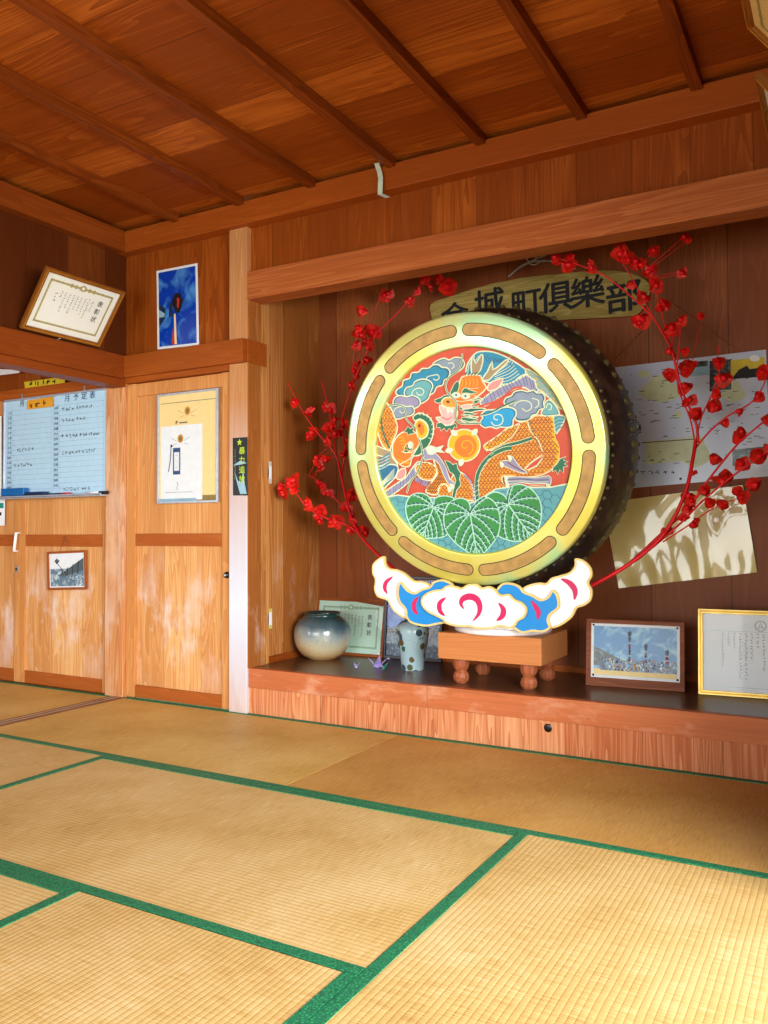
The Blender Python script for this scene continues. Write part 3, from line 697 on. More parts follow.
# clouds, right
shape('B', 'aqua', [(545, 450), (562, 402), (592, 384), (632, 420), (660, 482), (610, 492), (560, 495), (535, 480)], shade='shade')
line('B', [(570, 440), (580, 410), (605, 420), (600, 450), (585, 450)], 'cream', 0.004)
shape('B', 'grey', [(275, 405), (288, 370), (325, 355), (350, 325), (400, 316), (440, 326), (480, 316), (505, 335), (542, 335), (562, 370), (550, 402), (556, 440), (522, 452), (502, 482), (470, 492), (450, 522), (400, 532), (355, 522), (340, 470), (320, 440)], shade='shade')
line('B', [(400, 440), (430, 462), (465, 440), (458, 402), (415, 388), (370, 398), (345, 425)], 'cream', 0.0045); line('B', [(470, 372), (512, 385), (515, 420), (490, 440)], 'cream', 0.004)
shape('B', 'bright', [(105, 545), (128, 505), (112, 490), (150, 455), (205, 452), (260, 438), (312, 434), (355, 455), (358, 492), (340, 520), (335, 560), (300, 575), (250, 572), (220, 582), (180, 570), (140, 576)], shade='navy')
line('B', [(232, 522), (205, 515), (212, 488), (252, 488), (268, 522), (250, 555), (208, 562), (185, 535)], 'cream', 0.0045); line('B', [(110, 490), (180, 470), (260, 430), (350, 390)], 'green', 0.006); line('B', [(110, 496), (185, 478), (265, 438), (355, 396)], 'cream', 0.003)
shape('B', 'aqua', [(618, 500), (660, 490), (700, 500), (690, 540), (640, 620), (628, 580)], sm=2)
for k in range(4): line('B', [(625, 520 + k * 26), (655, 500 + k * 26), (690, 505 + k * 22)], 'shade', 0.003)
# right dragon body
bd = shape('B', 'orange2', [(135, 700), (200, 655), (255, 615), (290, 585), (345, 565), (392, 540), (440, 525), (500, 490), (560, 496), (612, 502), (622, 560), (628, 640), (652, 690), (660, 740), (655, 65, 'D'), (645, 95, 'D'), (615, 130, 'D'), (560, 165, 'D'), (500, 182, 'D'), (420, 190, 'D'), (300, 182, 'D'), (262, 190, 'D'), (268, 235, 'D'), (290, 262, 'D'), (200, 310, 'D'), (120, 345, 'D'), (75, 350, 'D'), (72, 250, 'D'), (80, 170, 'D'), (110, 110, 'D'), (150, 52, 'D'), (200, 740), (150, 730)], w=0.005)
shape('B', 'yellow', [(590, 500), (615, 505), (625, 570), (630, 640), (655, 690), (662, 740), (655, 65, 'D'), (640, 95, 'D'), (620, 110, 'D'), (640, 40, 'D'), (620, 720), (600, 620), (605, 560)], False, sm=2)
shape('B', 'yellow', [(140, 705), (210, 690), (270, 640), (370, 570), (300, 650), (230, 705), (150, 725)], False, sm=2)
scales(bd)
line('B', [(440, 535), (460, 600), (510, 660), (540, 730), (20 + 520, 10, 'D')], 'cream', 0.005); line('B', [(150, 740), (240, 700), (330, 640), (385, 550)], 'cream', 0.004)
dline('B', [(190, 750), (280, 705), (380, 680), (470, 650)], 'green', 0.012)
dline('D', [(90, 350), (84, 250), (92, 170), (130, 95), (190, 35), (270, -5), (330, -15)], 'green', 0.015)
for k in range(9):
    t = k / 8; x = 84 + 110 * t ** 2; y = 320 - 290 * t
    line('D', [(x - 14, y + 8), (x + 12, y - 10)], 'cream', 0.002)
shape('D', 'coral', [(420, 132), (455, 95), (495, 65), (542, 35), (540, 62), (505, 108), (445, 138)], sm=1)
shape('D', 'greyv', [(250, 95), (275, 110), (330, 135), (400, 160), (440, 155), (400, 130), (365, 90), (335, 45), (310, 45), (320, 80), (290, 70), (255, 80)], sm=2, w=0.0035)
shape('D', 'greyv', [(285, 190), (400, 186), (500, 192), (590, 178), (605, 215), (595, 245), (575, 275), (565, 232), (480, 238), (400, 226), (320, 240), (290, 235)], sm=2, w=0.0035)
shape('D', 'coral', [(390, 225), (450, 235), (560, 235), (560, 250), (480, 248), (420, 255)], sm=1, w=0.003)
for s_ in ([(665, 60), (708, 45), (690, 70), (722, 80), (695, 95), (722, 112), (690, 118), (690, 160), (665, 135), (650, 170), (635, 140), (612, 150), (618, 120), (645, 95)],):
    shape('D', 'green', s_, sm=1, w=0.0035)
# pearl
def disc(cx, cy, r, c, o=True):
    shape('A', c, [(cx + r * math.cos(a), cy + r * math.sin(a)) for a in [2 * PI * i / 14 for i in range(14)]], o, sm=2)
disc(660, 700, 112, 'yellow'); disc(672, 705, 78, 'orange', False); 
line('A', [(672 + r * 9 * math.cos(r * 1.1), 705 + r * 9 * math.sin(r * 1.1)) for r in [0.5 + 0.4 * i for i in range(17)]], 'yellow', 0.004)
for cx, cy, a in ((590, 612, 0.6), (735, 606, 2.3), (555, 735, -0.2), (640, 820, -1.2)):
    shape('A', 'eye', [(cx + 30 * math.cos(a), cy + 30 * math.sin(a)), (cx + 18 * math.cos(a + 1.6), cy + 18 * math.sin(a + 1.6)), (cx - 26 * math.cos(a), cy - 26 * math.sin(a)), (cx + 18 * math.cos(a - 1.6), cy + 18 * math.sin(a - 1.6))], sm=2, w=0.003)
# left body and lower-left dragon
s1 = shape('A', 'orange2', [(110, 400), (150, 440), (175, 500), (195, 560), (190, 610), (160, 680), (140, 745), (110, 720), (85, 690), (62, 620), (55, 560), (80, 480)]); scales(s1)
line('A', [(110, 420), (85, 500), (90, 580), (115, 660), (140, 720)], 'green', 0.009)
shape('A', 'orange', [(165, 768), (162, 700), (185, 650), (225, 612), (280, 598), (335, 620), (350, 700), (320, 760), (330, 20, 'C'), (295, 60, 'C'), (285, 105, 'C'), (250, 118, 'C'), (205, 95, 'C'), (170, 50, 'C')], sm=2)
shape('C', 'tan', [(30, -40), (100, -10), (150, 5), (160, 50), (195, 95), (200, 120), (150, 165), (95, 240), (80, 225), (120, 140), (70, 105), (110, 90), (130, 50), (50, 35)], sm=1)
shape('C', 'navy', [(35, 210), (55, 140), (130, 100), (200, 115), (180, 190), (120, 250), (90, 300), (60, 270)])
for k in range(5): line('C', [(60 + k * 8, 250 + k * 6), (110, 200 + k * 8), (175, 130 + k * 14)], 'cream', 0.003)
for k in range(4): line('C', [(45, 130 - k * 22), (90, 118 - k * 22), (140, 90 - k * 22)], 'teal', 0.006); line('C', [(45, 140 - k * 22), (90, 128 - k * 22), (140, 100 - k * 22)], 'cream', 0.0025)
shape('C', 'greyv', [(100, 320), (110, 290), (180, 240), (255, 190), (290, 140), (340, 80), (375, 110), (310, 185), (250, 245), (170, 305), (130, 325)])
bars('C', [(110, 295), (180, 242), (255, 190), (300, 130), (345, 90)], [(135, 322), (175, 300), (255, 240), (310, 185), (370, 115)], 14, 'navy', 0.0028)
shape('C', 'pinkear', [(188, 195), (208, 140), (252, 128), (252, 180), (222, 205)], sm=2)
shape('A', 'green', [(255, 590), (270, 565), (285, 585), (310, 570), (305, 600), (320, 615), (290, 620), (270, 630), (265, 610), (240, 605)], sm=1, w=0.003)
shape('A', 'green', [(250, 700), (285, 670), (310, 690), (300, 730), (270, 740), (285, 10, 'C'), (250, 20, 'C'), (240, 740)], sm=1, w=0.003); shape('A', 'eye', [(270, 690), (298, 675), (300, 712), (280, 722)], sm=2, w=0.0025)
shape('A', 'green', [(305, 500), (345, 475), (380, 482), (420, 505), (448, 555), (445, 620), (430, 670), (400, 720), (350, 768), (310, 40, 'C'), (290, 60, 'C'), (345, 700), (360, 655), (392, 640), (415, 590), (395, 540), (352, 515), (320, 530)], sm=2)
for k in range(8):
    a = -1.7 + k * 0.36; x = 365 + 70 * math.cos(a); y = 580 + 90 * math.sin(a); line('A', [(x, y), (x + 28 * math.cos(a - .4), y + 28 * math.sin(a - .4))], 'cream', 0.003)
shape('A', 'yellow', [(330, 600), (318, 555), (345, 520), (385, 538), (412, 585), (400, 635), (365, 655), (340, 640)], sm=3)
shape('A', 'orange', [(345, 600), (335, 560), (352, 535), (378, 560), (385, 600), (365, 630)], False); shape('A', 'scale', [(340, 560), (352, 548), (360, 565), (348, 578)], False, sm=2)
s2 = shape('C', 'orange2', [(320, 125), (350, 95), (400, 85), (455, 110), (472, 150), (440, 205), (400, 210), (350, 190)]); scales(s2)
bars('C', [(330, 190), (370, 205), (410, 215)], [(320, 215), (360, 240), (395, 250)], 8, 'greyv', 0.006)
s4 = shape('C', 'orange2', [(485, 270), (520, 235), (560, 245), (575, 190), (620, 150), (670, 175), (710, 225), (730, 300), (725, 350), (640, 345), (560, 340), (490, 325)]); scales(s4)
bars('C', [(655, 170), (695, 215), (715, 280), (718, 340)], [(690, 190), (725, 235), (740, 290), (738, 345)], 9, 'greyv', 0.006)
s3 = shape('C', 'orange2', [(450, 70), (490, 60), (520, 110), (550, 170), (575, 240), (560, 270), (530, 235), (490, 250), (470, 310), (410, 300), (395, 280), (440, 215), (475, 160)]); scales(s3, 0.011, 'scale')
shape('C', 'greyv', [(400, -20), (450, 10), (500, 60), (540, 130), (560, 200), (600, 230), (580, 262), (550, 230), (520, 180), (490, 100), (440, 60), (390, 70), (370, 20)], sm=2, w=0.0035)
shape('A', 'eye', [(395, 720), (430, 700), (470, 715), (520, 700), (500, 730), (530, 750), (470, 745), (440, 765), (410, 760)], sm=1, w=0.003)
shape('C', 'green', [(525, 70), (560, 80), (585, 100), (610, 90), (620, 130), (640, 160), (630, 200), (640, 240), (610, 280), (600, 330), (575, 335), (590, 260), (605, 210), (590, 170), (560, 150), (545, 110)], sm=1, w=0.0035)
for k in range(6): line('C', [(200 + 14 * k, 60 + 5 * k), (214 + 14 * k, 78 + 3 * k), (206 + 14 * k, 96)], 'yellow', 0.0035)
for k in range(5): line('A', [(205 + 8 * k, 650 + 22 * k), (230 + 8 * k, 640 + 22 * k), (245 + 8 * k, 655 + 22 * k)], 'yellow', 0.0035)
line('A', [(225, 740), (260, 750), (300, 745), (330, 720)], 'cream', 0.004); line('C', [(215, 95), (250, 80), (290, 55), (300, 20)], 'cream', 0.004)
for q_, x_, y_ in (('D', 262, 98), ('D', 318, 52), ('D', 292, 195), ('D', 585, 250), ('D', 300, 235), ('C', 580, 250), ('C', 560, 270)):
    shape(q_, 'eye', [(x_ - 14, y_ - 18), (x_ + 8, y_ - 8), (x_ + 14, y_ + 12), (x_ - 4, y_ + 22), (x_ - 10, y_ + 2)], sm=2, w=0.003)
line('D', [(300, 80), (350, 115), (420, 150)], 'scale', 0.003); line('D', [(300, 205), (400, 200), (500, 208), (590, 205)], 'shade', 0.003); line('D', [(300, 218), (400, 214), (500, 222), (580, 220)], 'cream', 0.0025)
for k in range(6): line('B', [(455 + 10 * k, 535 + 30 * k), (470 + 10 * k, 545 + 30 * k)], 'green', 0.004)
# whiskers
dline('A', [(650, 60), (645, 120), (620, 180), (560, 225), (535, 280), (548, 330), (590, 375), (612, 410), (605, 480), (612, 525), (650, 548), (768, 545), (120, 545, 'B')], 'green', 0.004)
dline('A', [(130, 430), (180, 415), (240, 430), (258, 480), (262, 520), (310, 565), (330, 585)], 'green', 0.004)
dline('A', [(345, 650), (365, 700), (375, 768), (378, 40, 'C'), (340, 150, 'C'), (290, 220, 'C'), (262, 300, 'C')], 'green', 0.0045)
# sea with cells
sea = shape('C', 'sea', [(60, 330), (130, 325), (200, 312), (300, 325), (450, 330), (560, 345), (700, 370), (760, 350), (220, 270, 'D'), (330, 255, 'D'), (480, 260, 'D'), (600, 258, 'D'), (690, 240, 'D'), (760, 225, 'D'), (760, 420, 'D'), (560, 640, 'D'), (330, 760, 'D'), (90, 800, 'D'), (680, 800), (480, 760), (300, 660), (150, 500)], sm=1)
Lc = nxt(); hs = 0.021
for r in range(-14, 2):
    for c in range(-20, 21):
        cx = c * hs * 1.5; cy = r * hs * 1.732 * 0.5 * 2 + (hs * 0.866 if c % 2 else 0)
        if not inside((cx, cy), sea): continue
        rn = random.Random(r * 100 + c)
        pts = [(cx + hs * (1 + 0.12 * math.sin(3 * cx * 90 + i)) * math.cos(PI / 3 * i), cy + hs * (1 + .1 * math.sin(cy * 170 + i * 2)) * math.sin(PI / 3 * i)) for i in range(4)]
        if all(math.hypot(*p) < 0.765 * RD and inside(p, sea) for p in pts): art.ribbon(DF, pts, 0.003, Lc, P['seal'])
# three leaves
def leaf_(q, outline, notch, tip, n=6):
    pp = shape(q, 'leaf', outline, sm=3, oc='vein', w=0.0055)
    nx, ny = mp_([notch], q)[0]; tx, ty = mp_([tip], q)[0]
    L1 = nxt(); L2 = nxt(); L3 = nxt()
    main = [(nx + (tx - nx) * i / 10, ny + (ty - ny) * i / 10) for i in range(11)]
    art.ribbon(DF, main, 0.006, L3, P['vein'])
    dx, dy = tx - nx, ty - ny; Ln = math.hypot(dx, dy); dx /= Ln; dy /= Ln
    for sd in (-1, 1):
        px_, py_ = -dy * sd, dx * sd
        specs = [(0.0, 2.45), (0.0, 1.95), (0.0, 1.5), (0.0, 1.05), (0.22, 0.9), (0.42, 0.78), (0.6, 0.65), (0.76, 0.55)]
        for j, (t0, ang) in enumerate(specs):
            sx, sy = nx + dx * Ln * t0, ny + dy * Ln * t0; v = []; a = ang
            x, y = sx, sy
            for st in range(40):
                v.append((x, y)); ux = dx * math.cos(a) + px_ * math.sin(a); uy = dy * math.cos(a) + py_ * math.sin(a)
                x += ux * 0.007; y += uy * 0.007; a -= 0.035
                if not inside((x, y), pp): break
            if len(v) < 3: continue
            # dark wedge beside each vein
            wd = []
            for i, (a_, b_) in enumerate(v):
                ux = v[min(i + 1, len(v) - 1)][0] - v[max(i - 1, 0)][0]; uy = v[min(i + 1, len(v) - 1)][1] - v[max(i - 1, 0)][1]; l = math.hypot(ux, uy) or 1
                wd.append((a_ - uy / l * 0.0055 * sd, b_ + ux / l * 0.0055 * sd))
            wd = [w_ for w_ in wd if inside(w_, pp)]
            if len(wd) > 2: art.ribbon(DF, wd, 0.009, L1, P['leafd'])
            art.ribbon(DF, v, 0.0042, L3, P['vein'])
            for i in range(3, len(v) - 1, 3):
                ux = v[i][0] - v[i - 1][0]; uy = v[i][1] - v[i - 1][1]; l = math.hypot(ux, uy)
                for s2_ in (-1, 1):
                    e_ = (v[i][0] + (ux * .7 - uy * s2_ * .7) / l * 0.012, v[i][1] + (uy * .7 + ux * s2_ * .7) / l * 0.012)
                    if inside(e_, pp): art.ribbon(DF, [v[i], e_], 0.002, L2, P['vein'])
leaf_('C', [(450, 395), (425, 330), (360, 298), (290, 318), (258, 380), (262, 450), (290, 520), (340, 590), (372, 612), (440, 612), (520, 602), (560, 560), (600, 440), (600, 345), (540, 318), (480, 325), (455, 345)], (450, 398), (372, 608))
leaf_('D', [(308, 375), (300, 300), (330, 252), (390, 238), (450, 258), (505, 310), (535, 380), (537, 470), (512, 560), (470, 622), (400, 632), (320, 630), (230, 590), (190, 520), (150, 450), (140, 340), (200, 293), (255, 300), (292, 330)], (308, 378), (478, 620))
leaf_('C', [(703, 440), (706, 396), (688, 352), (630, 333), (560, 368), (525, 440), (525, 520), (550, 582), (600, 642), (680, 702), (752, 746), (150, 702, 'D'), (200, 645, 'D'), (238, 585, 'D'), (252, 500, 'D'), (240, 420, 'D'), (210, 360, 'D'), (150, 325, 'D'), (95, 345, 'D'), (72, 375, 'D')], (706, 445), (755, 742))
art.build('painted_face', drum)
b = MB(); b.lathe(DF, [(0.757 * RD, 0.0008), (0.745 * RD, 0.0018), (0.757 * RD, 0.016)], F['hide'], 96); b.build('face_edge_band', drum)

# ================================================================== STAND
st = empty('drum_stand', (-1.45, 3.70, PZ), 'cloud-shaped drum cradle of white and blue painted boards on a low wooden block table', 'drum stand')
b = MB(); b.box(-1.700, -1.198, 3.50, 3.88, 0.351, 0.473, W['block']); b.build('block_top', st, 0.004)
for x in (-1.615, -1.283):
    for y in (3.575, 3.835):
        b = MB(); fr = Fr((x, y, PZ), (1, 0, 0), (0, 1, 0), (0, 0, 1))
        b.lathe(fr, [(0, 0), (0.026, 0), (0.036, 0.012), (0.039, 0.028), (0.034, 0.046), (0.025, 0.056), (0.031, 0.064), (0.038, 0.078), (0.040, 0.1), (0.038, 0.118)], W['leg'], 10, smooth=False); b.build('leg', st)
b = MB(); fr = Fr((-1.45, 3.69, 0.473), (1, 0, 0), (0, 1, 0), (0, 0, 1)); b.lathe(fr, [(0, 0), (0.215, 0), (0.228, 0.008), (0.224, 0.024), (0.205, 0.034), (0, 0.034)], F['white'], 64); b.build('round_base', st)
# saddle boards carrying the drum body
for yb in (3.60, 3.74):
    b = MB(); fr = Fr((0, yb, 0), (1, 0, 0), (0, 0, 1), (0, -1, 0)); bc = DC - BN * (yb - 3.40); pts = []
    for i in range(13):
        a = math.radians(-107 + 34 * i / 12); pts.append((bc.x + 0.672 * math.cos(a), bc.z + 0.672 * math.sin(a)))
    pts += [(-1.27, 0.508), (-1.63, 0.508)]
    b.poly(fr, pts, 0.0, F['white'], 0.03); b.build('saddle_board', st)

def offset_poly(pp, d):
    n = len(pp); ar = sum(pp[i][0] * pp[(i + 1) % n][1] - pp[(i + 1) % n][0] * pp[i][1] for i in range(n)); sg = 1 if ar > 0 else -1; out = []
    for i in range(n):
        dx = pp[(i + 1) % n][0] - pp[i - 1][0]; dy = pp[(i + 1) % n][1] - pp[i - 1][1]; l = math.hypot(dx, dy) or 1
        out.append((pp[i][0] - dy / l * d * sg, pp[i][1] + dx / l * d * sg))
    return out
QA = (360, 550, 1 / 6.4); QB = (475, 550, 1 / 5.908)
def cl(pts, y):
    fr = Fr((0, y, 0), (1, 0, 0), (0, 0, 1), (0, -1, 0)); out = []
    for p in pts:
        q = QB if p[-1] == 'B' else QA; out.append(fr.px(q[0] + p[0] * q[2], q[1] + p[1] * q[2]))
    return fr, out
def cloud(name, pts, y, mat, comma, label):
    fr, pp = cl(pts, y); pp = spline(pp, 4, True)
    b = MB(); b.poly(fr, pp, 0, F['creamp'], 0.014, F['creamp'])
    b.poly(fr, offset_poly(pp, 0.009), 0.0012, mat); 
    for c_ in comma:
        _, cp = cl(c_[0], y); cp = spline(cp, 5); b.ribbon(fr, cp, c_[1], 0.0026, F['pink'], taper=True)
    o = b.build(name, st); o['label'] = label
cloud('cloud_board', [(155, 40), (110, 60), (80, 95), (78, 150), (95, 190), (90, 250), (112, 300), (175, 325), (200, 372), (240, 412), (290, 440), (340, 445), (460, 400), (480, 300), (470, 235), (440, 215), (400, 200), (345, 195), (290, 150), (240, 125), (190, 118), (162, 88)], 3.452, F['white'], [([(212, 170), (170, 205), (160, 245), (176, 280)], 0.022)], 'white cloud board, left end')
cloud('cloud_board', [(590, 50, 'B'), (640, 60, 'B'), (682, 100, 'B'), (692, 150, 'B'), (672, 195, 'B'), (692, 240, 'B'), (682, 300, 'B'), (640, 332, 'B'), (602, 345, 'B'), (570, 400, 'B'), (500, 450, 'B'), (430, 462, 'B'), (300, 430, 'B'), (240, 300, 'B'), (285, 222, 'B'), (370, 193, 'B'), (420, 195, 'B'), (450, 165, 'B'), (500, 150, 'B'), (560, 130, 'B'), (588, 92, 'B')], 3.452, F['white'], [([(508, 170, 'B'), (560, 195, 'B'), (592, 240, 'B'), (588, 295, 'B')], 0.026)], 'white cloud board, right end')
cloud('cloud_board', [(258, 202), (300, 250), (350, 272), (400, 246), (445, 235), (470, 203), (520, 188), (570, 203), (600, 235), (640, 330), (620, 460), (540, 470), (480, 480), (420, 490), (330, 470), (296, 430), (290, 382), (250, 330), (238, 262)], 3.434, F['cloudblue'], [([(376, 298), (348, 340), (350, 385), (372, 412)], 0.024)], 'blue cloud board, left')
cloud('cloud_board', [(130, 228, 'B'), (165, 195, 'B'), (220, 195, 'B'), (265, 215, 'B'), (290, 245, 'B'), (340, 265, 'B'), (385, 290, 'B'), (430, 275, 'B'), (456, 235, 'B'), (486, 260, 'B'), (498, 310, 'B'), (490, 350, 'B'), (446, 385, 'B'), (435, 420, 'B'), (446, 460, 'B'), (400, 487, 'B'), (340, 482, 'B'), (280, 492, 'B'), (230, 465, 'B'), (120, 400, 'B'), (100, 290, 'B')], 3.434, F['cloudblue'], [([(332, 298, 'B'), (362, 340, 'B'), (376, 372, 'B'), (370, 412, 'B')], 0.024)], 'blue cloud board, right')
cloud('cloud_board', [(395, 305), (430, 272), (480, 255), (520, 250), (560, 226), (620, 234), (650, 242), (690, 220), (745, 218), (40, 222, 'B'), (80, 213, 'B'), (120, 233, 'B'), (150, 264, 'B'), (200, 260, 'B'), (232, 290, 'B'), (280, 312, 'B'), (306, 352, 'B'), (290, 400, 'B'), (252, 422, 'B'), (236, 450, 'B'), (200, 465, 'B'), (150, 452, 'B'), (100, 466, 'B'), (40, 468, 'B'), (-10, 462, 'B'), (700, 492), (620, 490), (550, 472), (530, 448), (480, 422), (425, 392), (392, 348)], 3.416, F['white'],
      [([(552, 303), (512, 340), (514, 390), (546, 422)], 0.024), ([(668, 378), (648, 345), (660, 312), (705, 298), (748, 315), (768, 360), (760, 410), (722, 456)], 0.030), ([(140, 312, 'B'), (168, 350, 'B'), (162, 390, 'B'), (128, 418, 'B')], 0.026)], 'white cloud board, centre')
b = MB()
for x0, x1, zz in ((-2.02, -0.92, 0.60),):
    b.box(-1.60, -1.30, 3.452, 3.62, 0.510, 0.585, F['white'])
b.build('cradle_bracket', st)

# ================================================================== RED BRANCHES
def branch_obj(name, label, stems, leaves, base, group=None):
    e = empty(name, base, label, 'branch', group)
    b = MB(); samp = []
    for pts, r0, r1 in stems:
        samp += spline(pts, 10)
        P3 = [tuple(at(x, y, 1, yy)) for x, y, yy in pts]; sp_ = spline(P3, 6); n = len(sp_)
        b.tube(sp_, [1.15 * (r0 + (r1 - r0) * i / (n - 1)) for i in range(n)], F['branch'], 6)
    rn = random.Random(len(leaves) * 7 + 3)
    leaves = list(leaves) + [(x + rn.uniform(-5, 5), y + rn.uniform(-5, 5), yy, s * .75) for x, y, yy, s in leaves if rn.random() < .6]
    LV = []
    for x, y, yy, s in leaves:      # every leaf hangs on the nearest twig
        q = min(samp, key=lambda p: (p[0] - x) ** 2 + (p[1] - y) ** 2); dd = math.hypot(q[0] - x, q[1] - y)
        y2 = q[2] + rn.uniform(-.012, .012); LV.append((x, y, y2, s))
        if dd > 2: b.tube([at(q[0], q[1], 1, q[2]), at(x, y, 1, y2)], 0.0016, F['branch'], 5)
    b.build('stem', e)
    b = MB()
    for x, y, yy, s in LV:
        c = at(x, y, 1, yy); k = s * 0.0078
        # cupped dried leaf: two folded lobes around a small pod
        ax = V((rn.uniform(-1, 1), rn.uniform(-.6, .6), rn.uniform(-1, 1))).normalized(); sd = ax.cross(V((rn.uniform(-.4, .4), -1, rn.uniform(-.4, .4)))).normalized(); up = ax.cross(sd)
        for sg in (1, -1):
            rows = []
            for i in range(5):
                t = i / 4; w_ = math.sin(PI * min(1, t * 1.05 + 0.02)) ** 0.7 * k * 0.95
                rows.append([c + ax * k * (t * 2 - 1) + sd * sg * w_ * f_ + up * w_ * (f_ ** 1.5) * 0.7 for f_ in (0.0, 0.5, 1.0)])
            vs = [p for r in rows for p in r]; fs = [(i * 3 + j, i * 3 + j + 1, (i + 1) * 3 + j + 1, (i + 1) * 3 + j) for i in range(4) for j in range(2)]
            b.add(vs, fs, F['branchd'], True)
        fr = Fr(c, ax, sd, up); b.lathe(fr, [(0, -k * .45), (k * .4, -k * .2), (k * .45, k * .05), (k * .2, k * .4), (0, k * .48)], F['branch'], 7)
    o = b.build('leaves', e); 
def z1(x, y): return (260 + x / 3.2, 260 + y / 3.2)
YL = 3.74
def L_(pts, y0=YL, y1=YL): return [(*z1(x, y), y0 + (y1 - y0) * i / (len(pts) - 1)) for i, (x, y) in enumerate(pts)]
def lv(pts, yy, s0=2.6):
    rn = random.Random(11); return [(*z1(x, y), yy + rn.uniform(-.03, .03), 1.5 * s0 * rn.uniform(.85, 1.3) * (z if z else 1)) for x, y, z in [(p + (1,))[:3] for p in pts]]
branch_obj('red_branch', 'red painted branch fanning out on the left of the drum up towards the lintel',
    [(L_([(480, 1060), (440, 1000), (380, 945), (320, 880), (285, 800), (262, 700), (240, 600), (225, 500), (196, 385)], 3.60, 3.80), 0.008, 0.0022),
     (L_([(320, 880), (290, 790), (262, 700), (272, 610), (262, 520), (290, 420), (340, 300), (380, 230), (440, 170), (500, 100), (530, 50)], 3.74, 3.92), 0.006, 0.0018),
     (L_([(262, 690), (240, 620), (190, 560), (140, 490), (88, 390)], 3.76, 3.66), 0.004, 0.002),
     (L_([(310, 870), (270, 845), (210, 825), (150, 790), (110, 740), (60, 712)], 3.72, 3.61), 0.0055, 0.002),
     (L_([(300, 400), (320, 300), (350, 200), (390, 110)], 3.9, 3.9), 0.003, 0.0015),
     (L_([(300, 380), (300, 300), (320, 220), (330, 170)], 3.86, 3.8), 0.002, 0.0012),
     (L_([(270, 800), (230, 750), (190, 710), (150, 685)], 3.76, 3.74), 0.003, 0.0015)],
    lv([(108, 455), (150, 487), (165, 552, 1.2), (210, 580), (240, 555), (242, 560), (215, 540), (240, 510), (225, 480), (205, 470), (90, 715, 1.3), (72, 750, 1.3), (110, 735), (62, 730), (105, 705, 1.2), (150, 783, 1.1), (190, 805, 1.2), (185, 825), (240, 838, 1.2), (285, 865, 1.2), (290, 830), (330, 865, 1.2), (290, 750, 1.3), (220, 750), (185, 712), (190, 662), (180, 632), (210, 640), (270, 795), (280, 575), (262, 625), (265, 525),
        (300, 355, 1.2), (310, 330), (305, 270, 1.2), (325, 240), (345, 280), (340, 320), (320, 165, 1.1), (400, 112, 1.4), (358, 232, 1.3), (312, 230), (335, 260), (345, 225), (290, 400), (530, 60, 1.2), (545, 85), (500, 100), (600, 85, 1.6), (480, 125), (570, 60)], 3.82), (-1.86, 3.62, 0.66))
def z2(x, y): return (560 + x / 3.69, 340 + y / 3.69)
def R_(pts, y0, y1): return [(*z2(x, y), y0 + (y1 - y0) * i / (len(pts) - 1)) for i, (x, y) in enumerate(pts)]
def lr(pts, yy, s0=2.8):
    rn = random.Random(5); return [(*z2(p[0], p[1]), yy + rn.uniform(-.03, .03), 1.1 * s0 * rn.uniform(.9, 1.3) * (p[2] if len(p) > 2 else 1)) for p in pts]
def z3(x, y): return (((610 + x / 4.861) - 560) * 3.69, ((230 + y / 4.861) - 340) * 3.69)
def z4(x, y): return (((420 + x / 3.2) - 560) * 3.69, ((240 + y / 3.2) - 340) * 3.69)
up_pts = [z3(300, 560), z3(210, 430), z3(100, 320), z3(0, 240), z4(560, 100), z4(480, 70), z4(420, 55)]
